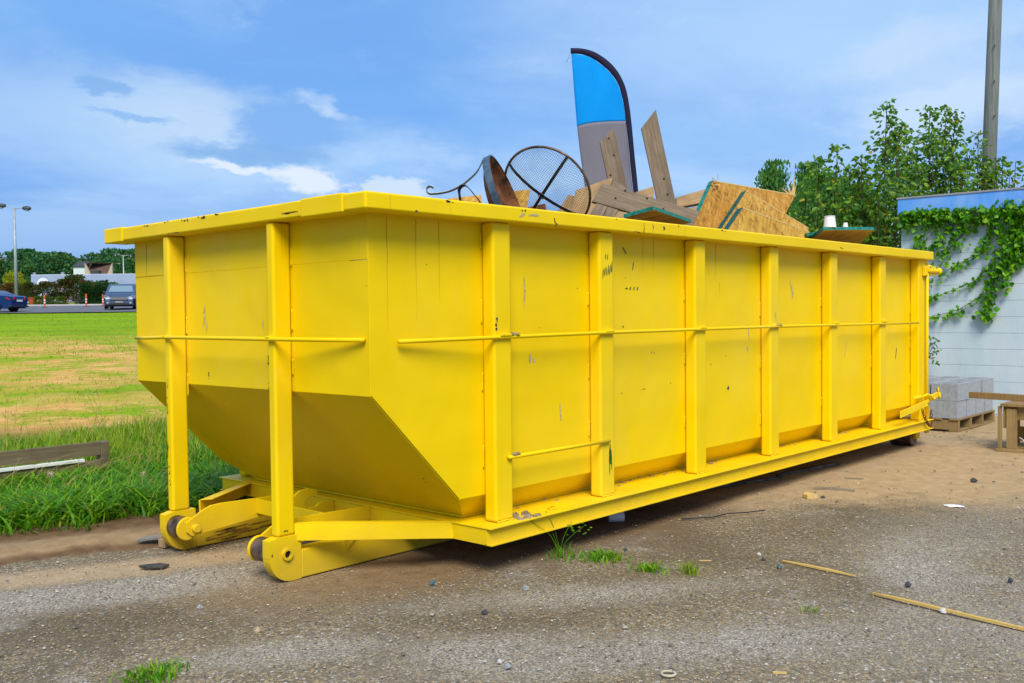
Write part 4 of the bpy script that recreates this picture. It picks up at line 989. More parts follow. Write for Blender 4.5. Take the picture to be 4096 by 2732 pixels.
for g in range(-ng, ng + 1):
    q = g / (ng + .5) * Rs; L = math.sqrt(max(0, Rs * Rs - q * q))
    if L < .02: continue
    n_ = max(4, int(L / Rs * 22))
    wig = lambda s, q: .006 * math.sin(q * 31 + s * 14) + .004 * math.sin(s * 37 + q * 9)
    wire([dome(q + wig(-L + 2 * L * i / n_, q), -L + 2 * L * i / n_, .002 * math.sin(i * 1.3)) for i in range(n_ + 1)])
    wire([dome(-L + 2 * L * i / n_, q + wig(-L + 2 * L * i / n_, q + 3), .002 * math.cos(i * 1.1)) for i in range(n_ + 1)])
stuff(wm.build("wire_mesh", WIREM, ss))
def strap(a0, a1, name="strap"):
    pts = []
    for i in range(15):
        f = -1 + 2 * i / 14; a_ = a0 if f < 0 else a1; r = abs(f) * Rs * .995
        pts.append(dome(r * math.cos(a_), r * math.sin(a_), .006))
    MB().strip(pts, SSn.cross(Vector((SSm * math.cos(a0) + SSb * math.sin(a0)))), .020, .004).build(name, BLKM, ss)
def ang_of(px):   # angle of a rim point in the screen's own plane
    d = Vector(px) - SSc; return math.atan2(d.dot(SSb), d.dot(SSm))
strap(0.0, math.pi); strap(math.pi / 2, -math.pi / 2)
hp = dome(0, 0, .012)
rh = MB(); rh.tube([hp + SSm * (.024 * math.cos(6.28319 * i / 18)) + (SSn * .3 + SSb * .95) * (.024 * math.sin(6.28319 * i / 18)) for i in range(19)], .003, 6)
rh.build("ring_handle", STEEL, ss, smooth=True)
# feather flag
FO = Vector((4.655, 1.75, 0)); FX = Vector((.743, -.669, 0)).normalized(); FN = Vector((-.669, -.743, 0)).normalized()
fl = thing("feather_flag", "blue and grey feather flag with a dark curved pole sleeve standing in the dumpster", "flag", (4.655, 1.75, 1.9))
out_ = [(-.598, 3.795), (-.486, 3.79), (-.367, 3.761), (-.259, 3.698), (-.176, 3.617), (-.116, 3.523), (-.075, 3.418), (-.046, 3.264), (-.023, 3.075), (0, 2.839), (.023, 2.625), (.036, 2.471), (.051, 2.304), (.075, 1.95)]
in_ = [(-.594, 3.742), (-.487, 3.735), (-.379, 3.696), (-.284, 3.633), (-.212, 3.563), (-.153, 3.476), (-.123, 3.382), (-.097, 3.264), (-.080, 3.110), (-.054, 2.9), (-.034, 2.68), (-.013, 2.482), (.002, 2.304), (.026, 1.95)]
left_ = [(-.594, 3.742), (-.571, 3.423), (-.541, 3.075), (-.513, 2.836), (-.485, 2.623), (-.46, 2.446), (-.44, 2.304), (-.40, 1.95)]
def fpt(u, z, off=0.0): return FO + FX * u + FN * off + Vector((0, 0, z))
def interp(tab, z):
    for (u0, z0), (u1, z1) in zip(tab, tab[1:]):
        if z0 >= z >= z1: return u0 + (u1 - u0) * (z0 - z) / max(1e-6, z0 - z1)
    return tab[0][0] if z > tab[0][1] else tab[-1][0]
def ripple(u, z): return .020 * math.sin(u * 13 + z * 2.2) + .008 * math.sin(u * 25 - z * 5) * max(0, u + .6) + .012 * math.sin(z * 4)
seamz = lambda f: 3.075 + .058 * min(1, f * 1.35) ** .6
def cloth(name, zt, zb, mat_):
    mb = MB(); nu, nv = 22, 40; vs = []; fs = []
    for i in range(nv + 1):
        for j in range(nu + 1):
            f = j / nu; z0 = zt(f); z1 = zb(f); z = z0 + (z1 - z0) * i / nv
            a = interp(left_, z); b_ = interp(in_, z); u = a + (b_ - a) * f
            vs.append(fpt(u, z, ripple(u, z)))
    for i in range(nv):
        for j in range(nu):
            k = i * (nu + 1) + j; fs.append((k, k + nu + 1, k + nu + 2, k + 1))
    o = mb.add(vs, fs).build(name, mat_, fl, smooth=True)
    sol = o.modifiers.new("thickness", 'SOLIDIFY'); sol.thickness = .0012
    return o
cloth("blue_panel", lambda f: 3.742, seamz, FBLUE)
cloth("grey_panel", lambda f: seamz(f) - .0005, lambda f: 1.95, FGREY)
so, si = smooth_path([(u, z, 0) for u, z in out_], 5), smooth_path([(u, z, 0) for u, z in in_], 5)
vs = []; fs = []
for a, b_ in zip(so, si):
    for k in range(9):
        th_ = 6.28319 * k / 8 if k < 8 else 0
        if k == 8: break
        c_ = (a + b_) / 2; hw = (a - b_) / 2
        wob_ = 1 + .05 * math.sin(a.y * 40 + k)
        vs.append(fpt(c_.x + hw.x * math.cos(th_), c_.y + hw.y * math.cos(th_), .014 * wob_ * math.sin(th_) + ripple(b_.x, b_.y) * .6))
for i in range(len(so) - 1):
    fs += [(i * 8 + k, i * 8 + (k + 1) % 8, i * 8 + 8 + (k + 1) % 8, i * 8 + 8 + k) for k in range(8)]
fs += [(7, 6, 5, 4, 3, 2, 1, 0), tuple((len(so) - 1) * 8 + k for k in range(8))]
MB().add(vs, fs).build("pole_sleeve", FDARK, fl, smooth=True)
MB().tube([fpt(u, z, -.004) for u, z in ((.05, 2.3), (.10, 1.4), (.13, .60))], .012, 8).build("pole", BLKM, fl)
MB().tube([fpt(-.597, 3.76), fpt(-.615, 3.71), fpt(-.640, 3.66)], .0012, 4).build("thread", FDARK, fl)
# hidden fill that everything above lies on
hp_ = MB()
rr = random.Random(3)
for i in range(420):
    c = Vector((rr.uniform(1.1, 6.7), rr.uniform(.25, 2.0), rr.uniform(.32, 1.70)))
    if c.x < 1.6 and c.z < .8: continue
    a = rr.uniform(0, 3.14); d = Vector((math.cos(a), math.sin(a) * .6, rr.uniform(-.15, .15))).normalized() * rr.uniform(.25, .5)
    s_ = d.cross(Vector((0, 0, 1))).normalized() * rr.uniform(.05, .12)
    c.y = min(max(c.y, .2 + abs(d.y) + abs(s_.y)), 2.05 - abs(d.y) - abs(s_.y))
    hp_.prism([c - d - s_, c + d - s_, c + d + s_, c - d + s_], (0, 0, .05))
hp_.box(1.2, 6.8, .22, 2.03, .30, 1.55)
o = stuff(hp_.build("scrap_wood_heap", TANW, None, org=(4, 1.1, .3)))
tag(o, "heap of broken scrap wood filling the inside of the yellow dumpster", "scrap wood")

# ------------------------------------------------------------------ painted block building, vine, pole, pear trees
def paint_mat(name, c1, c2, rough=0.6):
    m, t, b = new_mat(name, rough, 0.0, 0.3)
    p = t.pos()
    n = t.noise(t.vmath('MULTIPLY', p, (1.0, 2.0, 0.8)), 2.0, 5.0, 0.6)
    t.put(b.inputs['Base Color'], t.ramp(n, [(0.3, c1), (0.7, c2)]))
    t.put(b.inputs['Normal'], t.bump(t.noise(p, 70.0, 3.0), 0.25, 0.006))
    return m
WPAINT = paint_mat("white_block_paint", (0.46, 0.57, 0.655), (0.56, 0.645, 0.705))
WJOINT = paint_mat("white_joint_paint", (0.46, 0.555, 0.63), (0.51, 0.60, 0.66))
FASC = paint_mat("faded_blue_metal", (0.07, 0.31, 0.86), (0.24, 0.45, 0.84), 0.4)
ROOFM = plain("grey_roof_edge", (0.30, 0.30, 0.31), 0.7)
WX = 10.15; YE1 = 1.34
bd = thing("block_building", "white painted block building with a faded blue fascia behind the dumpster's far end", "building", (WX + 2.0, -1.0, 0.0))
MB().box(WX + .006, WX + 3.6, -4.0, YE1 - .006, -.1, 2.60).build("wall", WJOINT, bd)
blk = None; bl_, bh_, g_ = .4064, .2032, .0040
for k in range(14):
    zb_ = 1.672 - .2032 * 8 + .2032 * k - .03
    if zb_ + bh_ > 2.62: break
    yy = YE1 - (bl_ / 2 if k % 2 else 0) - (.0)
    if k % 2:
        o = MB().box(WX, WX + .05, YE1 - bl_ / 2 + .0016, YE1, zb_ + g_ / 2, zb_ + bh_ - g_ / 2).build("block", WPAINT, bd, .0022)
    while yy > -2.0:
        if blk is None:
            z0, z1, c_ = g_ / 2, bh_ - g_ / 2, .0025
            mb = MB().prism([(c_, 0, z0), (0, 0, z0 + c_), (0, 0, z1 - c_), (c_, 0, z1), (.05, 0, z1), (.05, 0, z0)], (0, -bl_ + .0009, 0))
            me0 = mb.build("block", WPAINT, None); blk = me0
            o = me0
        else:
            o = blk.copy(); COL.objects.link(o)
        o.parent = bd
        o.location = Vector((WX + random.uniform(-.0005, .0005), yy, zb_)) - Vector(ORG[bd.name])
        o.rotation_euler = (0, random.uniform(-.002, .002), random.uniform(-.0008, .0008))
        yy -= bl_
MB().box(WX - .055, WX - .004, -4.0, YE1 + .03, 2.578, 2.795).build("fascia", FASC, bd, .004)
MB().box(WX - .06, WX + 3.7, -4.05, YE1 + .04, 2.7955, 2.812).build("roof_edge", ROOFM, bd, .003)
MB().box(WX - .065, WX - .0555, -4.0, YE1 + .04, 2.79, 2.805).build("drip_edge", ROOFM, bd)
# vine
vn = thing("climbing_vine", "green climbing vine hanging under the blue fascia and trailing over the white wall", "vine", (WX - .02, .2, 2.5))
stm = MB(); LC = []; LS = []
def runner(P, r, dens, spread, size, start=0):
    P = smooth_path([(WX - .022, y, z) for y, z in P], 5)
    P = [p + Vector((random.uniform(-.008, .004), random.uniform(-.008, .008), random.uniform(-.006, .006))) for p in P]
    stm.tube(P, r, 5, [r * (1 - .6 * i / len(P)) for i in range(len(P))])
    L = sum((b_ - a).length for a, b_ in zip(P, P[1:])); n = int(L * dens * 1.5)
    for i in range(n):
        f = random.random() * (len(P) - 1); a = P[int(f)].lerp(P[min(int(f) + 1, len(P) - 1)], f % 1)
        LC.append(a + Vector((random.uniform(-.05, -.01), random.gauss(0, spread), random.gauss(-.015, spread)))); LS.append(size * .82 * random.uniform(.7, 1.2))
runner([(.25, 2.2), (.42, 2.02), (.62, 1.90), (.907, 1.744), (1.05, 1.70)], .006, 62, .026, .062)
runner([(.28, 1.88), (.40, 1.70), (.62, 1.60), (.907, 1.508), (1.05, 1.46)], .006, 58, .024, .062)
runner([(.20, 1.70), (.357, 1.497), (.55, 1.36), (.75, 1.29), (.906, 1.258), (1.05, 1.22)], .006, 58, .024, .060)
runner([(-.05, 2.5), (.05, 2.1), (.16, 1.78), (.22, 1.55), (.27, 1.38), (.235, 1.23)], .008, 95, .050, .080)
runner([(-.10, 2.5), (-.06, 2.2), (.0, 2.0), (.10, 1.85), (.16, 1.70)], .007, 110, .055, .085)
runner([(-.2, 2.5), (-.17, 2.2), (-.10, 2.02), (-.03, 1.88), (.03, 1.78), (.06, 1.66)], .007, 80, .045, .085)
runner([(-.35, 2.5), (-.3, 2.25), (-.22, 2.05), (-.14, 1.95)], .006, 90, .05, .085)
runner([(.30, 2.55), (.45, 2.40), (.62, 2.22), (.75, 2.08), (.80, 1.98)], .006, 90, .06, .070)
runner([(.55, 2.55), (.72, 2.40), (.85, 2.22), (.98, 2.08)], .006, 75, .05, .066)
runner([(.70, 2.5), (.90, 2.36), (1.1, 2.12), (1.25, 2.0)], .006, 70, .06, .066)
runner([(.10, 2.5), (.18, 2.35), (.26, 2.2), (.30, 2.08)], .006, 110, .06, .075)
for i in range(1350):   # thick fringe just under the fascia
    y = random.uniform(-1.9, 1.30); reach = .13 + .07 * math.sin(y * 5) + .22 * max(0, .55 - abs(y - (-.05))) + .10 * max(0, .3 - abs(y - .62))
    LC.append(Vector((WX - random.uniform(.02, .14), y, 2.60 - reach * random.random() ** 1.1 + (.045 + .05 * (y < .25)) * random.random()))); LS.append(random.uniform(.045, .078))
for i in range(420):
    y = random.uniform(-1.8, .15); LC.append(Vector((WX - random.uniform(.02, .10), y, random.uniform(2.05, 2.45)))); LS.append(random.uniform(.048, .08))
for i in range(330):   # thick mat at the wall's left end
    y = random.uniform(.50, 1.33); z = 2.60 - random.random() ** 1.4 * (.27 + .13 * math.sin(y * 13) + .09 * math.sin(y * 31))
    LC.append(Vector((WX - random.uniform(.02, .10), y, z))); LS.append(random.uniform(.045, .075))
stm.build("stem", TWIG, vn, smooth=True)
cen = np.array([tuple(p) for p in LC])
P, Q = leaves(cen, np.array(LS), tip=np.array([[-.45, 0.0, -.75]]), fold=.12, aspect=.95, droop=.15)
# lobed look: pinch the middle of every leaf a little
P = P.reshape(-1, 6, 3); P[:, 1] += (P[:, 1] - P[:, 0]) * .25; P[:, 5] += (P[:, 5] - P[:, 0]) * .25; P = P.reshape(-1, 3)
P[:, 0] = np.minimum(P[:, 0], WX - .006)
o = fast_mesh("leaves", P - np.array(ORG[vn.name]), Q, IVYM, vn); stuff(o)
sg = thing("wall_sapling", "small leafy sprig showing past the dumpster's far end above the concrete blocks", "plant", (9.9, .95, 0))
stt = MB(); LC = []
stt.tube([(9.9, .95, 0), (9.9, .93, .5), (9.9, .90, .80)], .006, 5)
for i, (yy, zz) in enumerate([(.86, .97), (.84, .88), (.82, .80), (.87, .74), (.80, .93), (.83, .70)]):
    stt.tube([(9.9, .92, .62 + .03 * i), (9.89, (yy + .92) / 2, (zz + .66) / 2 + .03), (9.88, yy, zz)], .003, 4)
    for k in range(5): LC.append((9.88 + random.uniform(-.04, .04), yy + random.uniform(-.06, .05), zz + random.uniform(-.06, .05)))
stt.build("stem", TWIG, sg); P, Q = leaves(np.array(LC), .06, tip=np.array([[-.3, -.2, -.3]])); stuff(fast_mesh("leaves", P - np.array(ORG[sg.name]), Q, PEAR, sg))
# utility pole
pm, t, b = new_mat("pole_wood", 0.9, 0.0, 0.15)
p = t.objc(); g = t.noise(t.vmath('MULTIPLY', p, (22.0, 22.0, 1.1)), 1.0, 6.0, 0.65); g2 = t.noise(p, 2.2, 3.0)
t.put(b.inputs['Base Color'], t.mix(t.math('MULTIPLY', g2, 0.6), t.ramp(g, [(0.28, (0.075, 0.085, 0.085)), (0.5, (0.17, 0.18, 0.17)), (0.75, (0.27, 0.27, 0.25))]), (0.10, 0.14, 0.13)))
t.put(b.inputs['Normal'], t.bump(g, 0.6, 0.02))
up = thing("utility_pole", "grey weathered wooden utility pole rising behind the white building", "utility pole", (18.27, 2.79, 0))
MB().cyl((18.27, 2.79, -.3), (18.50, 2.50, 10.2), .152, .118, 20).build("pole_shaft", pm, up, smooth=True)
bt = MB()
for zz in (5.2, 5.9, 6.6): bt.cyl((18.40 + .02 * (zz - 5.2), 2.58, zz), (18.22, 2.52, zz), .012, n=8)
bt.build("step_bolts", STEEL, up)
# pear trees
def pear_tree(x, y, z0, shoots, label, leaf=.086, dens=34, yellow=False):
    """shoots: list of (dx, dy, top height) upright branches"""
    root = thing("pear_tree", label, "tree", (x, y, z0), 0, "leafy pear trees beside the white building")
    br = MB(); LC = []; LS = []; TP = []
    base = Vector((x, y, z0))
    br.tube([base, base + Vector((.02, .0, .5)), base + Vector((0, .02, 1.1))], .045, 7, [.05, .042, .036])
    for dx, dy, h in shoots:
        st_ = base + Vector((0, .02, random.uniform(.5, 1.1))); top = base + Vector((dx, dy, h - z0))
        mid = st_.lerp(top, .4) + Vector((dx * .35, dy * .35, 0))
        P = smooth_path([st_, mid, st_.lerp(top, .75) + Vector((dx * .12, dy * .12, 0)), top], 6)
        br.tube(P, .012, 5, [.016 * (1 - .85 * i / len(P)) + .002 for i in range(len(P))])
        L = (top - st_).length
        for i in range(int(L * dens)):
            f = random.random() ** .75
            k = f * (len(P) - 1); a = P[int(k)].lerp(P[min(int(k) + 1, len(P) - 1)], k % 1)
            sp_ = .035 + .17 * (1 - f) ** .6
            d = Vector((random.gauss(0, 1), random.gauss(0, 1), random.gauss(0, .7)))
            LC.append(a + d * sp_); LS.append(leaf * random.uniform(.75, 1.2)); TP.append((d.x * .7, d.y * .7, -.35))
        for s in range(int(L * 2.2)):   # short side twigs
            k = random.uniform(.15, .9) * (len(P) - 1); a = P[int(k)]; d = Vector((random.gauss(0, 1), random.gauss(0, 1), random.uniform(.2, 1.2))).normalized() * random.uniform(.12, .34) * (1.2 - k / len(P))
            br.tube([a, a + d * .5 + Vector((0, 0, .01)), a + d], .004, 4, [.005, .004, .002])
            for q in range(7):
                LC.append(a + d * random.uniform(.3, 1.05) + Vector((random.gauss(0, .025), random.gauss(0, .025), random.gauss(0, .025)))); LS.append(leaf * random.uniform(.7, 1.15)); TP.append((d.x * 3, d.y * 3, -.45))
    br.build("trunk", TWIG, root, smooth=True)
    P, Q = leaves(np.array([tuple(c) for c in LC]), np.array(LS), tip=np.array(TP), fold=.3, aspect=.62, droop=.1)
    stuff(fast_mesh("crown", P - np.array([x, y, z0]), Q, YELL if yellow else PEAR, root))
    return root
pear_tree(11.05, 2.10, 0.0, [(0.0, -.22, 4.30), (.15, -.35, 3.95), (-.25, .05, 3.5), (.35, -.12, 3.9), (-.1, .30, 3.40), (.2, .2, 3.2), (-.45, -.3, 3.3), (.5, -.45, 3.4), (-.1, -.45, 3.1), (.3, -.5, 3.0), (-.3, -.1, 2.8), (0, .1, 2.9), (.4, .1, 2.8)], "pear tree with the tallest left spire, left of the white building's corner", dens=80)
pear_tree(10.70, 2.75, 0.0, [(0.0, -.30, 3.72), (-.1, -.05, 3.55), (.1, .25, 3.2), (-.2, .45, 2.95), (.25, -.5, 3.3), (0, .6, 2.75), (-.25, .2, 2.7), (.1, -.1, 2.8), (.2, .45, 2.7), (-.1, -.5, 2.9)], "lower pear tree furthest left, standing above the dumpster's rim", dens=80)
pear_tree(14.0, 2.35, 0.0, [(-.3, .25, 4.40), (.1, .0, 4.75), (.25, -.22, 4.72), (-.05, -.05, 4.3), (.3, -.35, 4.62), (-.5, .35, 4.05), (-.3, -.2, 4.2), (.4, -.3, 4.2), (0, .3, 4.0), (-.1, -.45, 3.9), (.1, .1, 3.8), (.3, .1, 3.7), (-.4, 0, 3.7), (0, -.3, 3.8), (.2, -.5, 3.7), (-.2, .45, 3.6)], "tall full pear tree showing above the middle of the blue fascia", dens=85)
pear_tree(15.0, 1.90, 0.0, [(0, -.05, 4.36), (-.25, .05, 4.0), (.1, -.1, 3.95), (.15, -.30, 3.9), (-.1, .15, 3.8), (.0, -.2, 3.7)], "thin pear tree in front of the utility pole above the blue fascia", dens=60)
pear_tree(15.3, 1.50, 0.0, [(0, .05, 3.95), (.15, -.12, 3.85), (-.1, .12, 3.75), (.25, -.25, 3.7), (.05, -.05, 3.6)], "yellowing pear tree furthest right above the blue fascia", dens=34)
pear_tree(15.1, 1.78, 0.0, [(0, .0, 3.62), (.1, -.08, 3.55), (-.08, .06, 3.5)], "small yellow leaved shoot at the foot of the utility pole above the fascia", dens=26, yellow=True)

# ------------------------------------------------------------------ concrete blocks on their pallet
CMU = plain("concrete_block", (0.34, 0.37, 0.405), 0.95, 0, 0.12, 25.0, spec=0.15, bump=0.5, bscale=110.0)
PZ = .140
pl = thing("pallet", "wooden pallet under the stack of concrete blocks on the sandy ground", "pallet", (8.8, .45, 0))
for xx in (8.215, 8.62, 9.03, 9.45):
    MB().box(xx, xx + .042, -.01, .98, .016, PZ - .017).build("stringer", OLDW, pl, .002)
for k in range(6):
    y0 = -.012 + k * .178; MB().box(8.20, 9.505, y0, y0 + .10, PZ - .0165, PZ - .0005).build("deck_board", OLDW, pl, .002)
for k in range(3):
    y0 = -.012 + k * .44; MB().box(8.20, 9.505, y0, y0 + .10, .0, .0155).build("bottom_board", OLDW, pl, .002)
def cmu(lx, ly, hz, cores_along_x=True):
    """hollow block with two open cores"""
    mb = MB(); t_ = .032
    mb.box(0, lx, 0, t_, 0, hz); mb.box(0, lx, ly - t_, ly, 0, hz)
    mb.box(0, t_, t_, ly - t_, 0, hz); mb.box(lx - t_, lx, t_, ly - t_, 0, hz)
    if cores_along_x: mb.box(lx / 2 - t_ / 2, lx / 2 + t_ / 2, t_, ly - t_, 0, hz)
    else: mb.box(t_, lx - t_, ly / 2 - t_ / 2, ly / 2 + t_ / 2, 0, hz)
    return mb
GC = "concrete blocks stacked on the pallet"
words_x = ["nearest the dumpster", "in the middle", "nearest the white wall"]
tp = None
for j in range(3):
    for i in range(3):
        if tp is None: tp = o = cmu(.392, .290, .19).build("concrete_block", CMU, None, .003)
        else: o = tp.copy(); COL.objects.link(o)
        o.location = (8.225 + i * .428, .0 + j * .305 + (.012 if i == 1 else 0), PZ + .1925 + (0.02 if j == 2 and i == 0 else 0) * 0); o.rotation_euler = (0, 0, random.uniform(-.012, .012))
        tag(o, ["front row", "middle row", "back row"][j] + " concrete block of the upper layer, " + words_x[i], "concrete block", GC)
bt_ = None
for j in range(2):
    for i in range(4):
        if bt_ is None: bt_ = o = cmu(.290, .40, .19, False).build("concrete_block", CMU, None, .003)
        else: o = bt_.copy(); COL.objects.link(o)
        o.location = (8.222 + i * .322, .004 + j * .42, PZ); o.rotation_euler = (0, 0, random.uniform(-.01, .01))
        tag(o, ["front", "back"][j] + " row concrete block of the lower layer, " + ["at the dumpster end", "second from the dumpster", "second from the white wall", "at the white wall end"][i], "concrete block", GC)
# wooden frame at the right edge with boards across it
FRM = wood("frame_wood", (0.22, 0.15, 0.06), (0.36, 0.26, 0.12))
fm = thing("timber_frame", "low timber frame standing on the sand at the right edge with a board across it", "timber frame", (7.2, -1.2, 0))
MB().box(6.93, 7.50, -1.75, -.755, 0, .028).build("sole_plate", FRM, fm, .003)
MB().box(6.95, 6.975, -.800, -.765, .0285, .425).build("post", FRM, fm, .003)
MB().box(6.96, 7.00, -.925, -.838, .0285, .405).build("post", FRM, fm, .003)
MB().box(6.95, 7.00, -1.72, -1.66, .0285, .425).build("post", FRM, fm, .003)
MB().box(7.40, 7.45, -.83, -.77, .0285, .425).build("post", FRM, fm, .003)
MB().box(7.40, 7.45, -1.72, -1.66, .0285, .425).build("post", FRM, fm, .003)
MB().box(6.94, 7.48, -1.74, -.79, .4255, .452).build("top_plate", OLDW, fm, .003)
MB().box(7.0005, 7.016, -1.6595, -.80, .30, .4245).build("apron", FRM, fm, .003)
MB().box(7.3995, 7.3835, -1.74, -.82, .06, .20).build("back_rail", FRM, fm, .003)
MB().box(6.976, 6.995, -.838, -.805, .22, .40).build("corner_block", FRM, fm, .003)
o = MB().prism([(-.03, 0, 0), (.03, 0, 0), (.03, 0, .062), (-.03, 0, .062)], (0, -1.6, 0)).build("long_board", OLDW, None, .003)
o.location = (7.40, -.38, .4525); o.rotation_euler = (0, 0, -.22); tag(o, "long brown board laid across the timber frame, its cut end towards the blocks", "board")
o = MB().prism([(-.02, 0, 0), (.02, 0, 0), (.02, 0, .04), (-.02, 0, .04)], (0, -1.5, 0)).build("thin_board", GREYW, None, .002)
o.location = (7.49, -.72, .4525); o.rotation_euler = (0, 0, -.03); tag(o, "thin dark board lying behind the long brown board on the frame", "board")
ws = MB(); vs = []; fs = []
for i in range(9):
    f = i / 8
    for j in range(4):
        g = j / 3
        vs.append((6.99 + .05 * g + .05 * f, -.94 - .24 * f - .03 * g, .03 + .11 * (1 - f) ** 2 * (1 - .3 * g) + .035 * g * f + .008 * math.sin(i * 2.1 + j)))
for i in range(8):
    for j in range(3): k = i * 4 + j; fs.append((k, k + 4, k + 5, k + 1))
o = ws.add(vs, fs).build("plastic_sheet", WHITEP, None, smooth=True, org=(7.0, -1.0, .03)); so_ = o.modifiers.new("thickness", 'SOLIDIFY'); so_.thickness = .002
tag(o, "torn white plastic sheet drooping inside the timber frame", "plastic sheet")

# ------------------------------------------------------------------ things lying on the yard
def bar(name, a, b_, w, h, mat_, label, cat, z=0.0, group=None, jag=0.0):
    a = Vector((*a, z)); b_ = Vector((*b_, z)); d = (b_ - a); L = d.length
    mb = MB(); n = max(2, int(L / .12)); vs = []; fs = []
    for i in range(n + 1):
        x = -L / 2 + L * i / n; dy = random.uniform(-jag, jag); k = 1 - (.4 if i in (0, n) and jag else 0)
        vs += [(x, -w / 2 * k + dy, 0), (x, w / 2 * k + dy, 0), (x, w / 2 * k + dy, h * k), (x, -w / 2 * k + dy, h * k)]
    for i in range(n): fs += [(i * 4 + j, i * 4 + 4 + j, i * 4 + 4 + (j + 1) % 4, i * 4 + (j + 1) % 4) for j in range(4)]
    fs += [(0, 1, 2, 3), (n * 4 + 3, n * 4 + 2, n * 4 + 1, n * 4)]
    o = mb.add(vs, fs).build(name, mat_, None)
    o.location = (a + b_) / 2; o.rotation_euler = (0, 0, math.atan2(d.y, d.x)); tag(o, label, cat, group)
    return o
STK = wood("lath_wood", (0.54, 0.36, 0.09), (0.74, 0.52, 0.18), axis=0)
GST = wood("grey_stick", (0.16, 0.125, 0.09), (0.34, 0.28, 0.21), axis=0)
bar("wooden_lath", (1.901, -1.127), (1.854, -1.545), .016, .010, STK, "shorter yellow wooden lath lying on the gravel", "wood strip", .003, "wood strips on the gravel", .0012)
bar("wooden_lath", (1.612, -1.733), (1.445, -2.72), .017, .012, STK, "longer yellow wooden lath running off the right edge of the gravel", "wood strip", .003, "wood strips on the gravel", .0012)
bar("grey_stick", (4.026, -.305), (4.115, -.587), .035, .022, GST, "short grey driftwood stick on the sandy ground beside the dumpster", "stick", .002, None, .003)
bar("charred_stick", (4.36, .16), (5.30, .04), .035, .025, BARK, "long dark stick lying in the shade under the dumpster's rail", "stick", .002, "dark sticks under the dumpster", .004)
bar("charred_stick", (3.56, .30), (4.30, .10), .03, .02, BARK, "shorter dark stick lying nearer in the dumpster's shade", "stick", .002, "dark sticks under the dumpster", .004)
bar("brown_twig", (4.60, -.30), (4.67, -.42), .012, .008, GST, "tiny brown twig on the sand past the grey stick", "twig", .003)
bar("wood_chip", (1.62, -.78), (1.66, -.83), .008, .005, LTW, "small straw coloured wood chip on the dark gravel", "wood chip", .003, "wood chips on the gravel")
bar("wood_chip", (.37, -1.86), (.40, -1.90), .012, .006, LTW, "orange wood chip on the gravel below the laths", "wood chip", .003, "wood chips on the gravel")
o = MB().prism([(-.045, 0, 0), (.045, 0, 0), (.040, 0, .028), (-.02, 0, .042), (-.045, 0, .030)], (0, .06, 0)).build("wood_block", LTW, None, .002)
o.location = (3.66, -.47, .001); o.rotation_euler = (0, 0, -.5); tag(o, "small pale wedge of wood on the sand in front of the dumpster", "wood block")
wr = MB().tube(smooth_path([(2.463, -.135, .008), (2.55, -.22, .012), (2.64, -.27, .010), (2.76, -.30, .016), (2.88, -.36, .012), (3.001, -.445, .020)]), .0042, 6).build("wire", BLKM, None, smooth=True, org=(2.7, -.27, .008))
tag(wr, "thin black bent wire lying on the ground beside the dumpster", "wire")
rg_ = MB().tube([(.103 + .026 * math.cos(i * .3307), -1.576 + .026 * math.sin(i * .3307), .009) for i in range(20)], .005, 6).build("rubber_ring", plain("cream_rubber", (.50, .44, .32), .6), None, smooth=True, org=(.103, -1.576, .004))
tag(rg_, "small cream ring lying on the gravel at the bottom of the picture", "ring")
rag = MB(); vs = []; fs = []
for i in range(9):
    for j in range(5):
        u = i / 8 - .5; v = j / 4 - .5; vs.append((u * .10, v * .20 * (1 - .8 * abs(u)), .012 * (1 - 4 * u * u) * (1 - 3 * v * v) + .003 + .004 * math.sin(i * 2 + j * 1.7)))
for i in range(8):
    for j in range(4): k = i * 5 + j; fs.append((k, k + 5, k + 6, k + 1))
o = rag.add(vs, fs).build("plastic_scrap", WHITEP, None, smooth=True); o.scale = (.6, .7, .8); o.location = (4.0, -1.33, .001); o.rotation_euler = (0, 0, .2); tag(o, "flattened white plastic scrap on the sand to the right of the grey stick", "plastic scrap")
o = MB().cyl((0, -.05, .035), (0, .05, .035), .034, n=18).build("white_can", WHITEP, None, .003); o.location = (2.15, .16, 0); o.rotation_euler = (0, 0, .8); tag(o, "white tube end lying in the dark under the dumpster's near rail", "tube")
# slate chip, broken painted wood by the far nose
SLT = plain("dark_slate", (0.055, 0.052, 0.050), 0.7, 0, 0.3, 30.0, bump=0.3)
o = MB().prism([(-.085, .0, 0), (-.04, -.028, 0), (.05, -.022, 0), (.075, .012, 0), (.02, .034, 0), (-.03, .022, 0)], (0, 0, .014)).build("slate_chip", SLT, None, .002); o.location = (-.364, 1.391, .004); o.rotation_euler = (.06, 0, -.80); tag(o, "flat dark slate chip on the sand strip left of the dumpster's nose", "stone")
BLW = wood("blue_flaked_wood", (0.10, 0.14, 0.17), (0.34, 0.27, 0.18), axis=0)
o = MB().prism([(-.09, -.025, 0), (.07, -.028, 0), (.10, .015, 0), (.0, .028, 0), (-.06, .018, 0)], (0, 0, .016)).build("broken_plank", BLW, None, .002); o.location = (-.10, 1.905, .035); o.rotation_euler = (.1, -.10, -.75); tag(o, "broken piece of plank with flaking blue paint by the far nose roller", "board")
o = MB().prism([(-.05, -.03, 0), (.04, -.035, 0), (.05, .025, 0), (-.035, .03, 0)], (0, 0, .05)).build("wood_offcut", TANW, None, .004); o.location = (-.075, 1.80, .002); o.rotation_euler = (0, 0, .4); tag(o, "pale wood offcut wedged under the broken blue plank", "wood block")
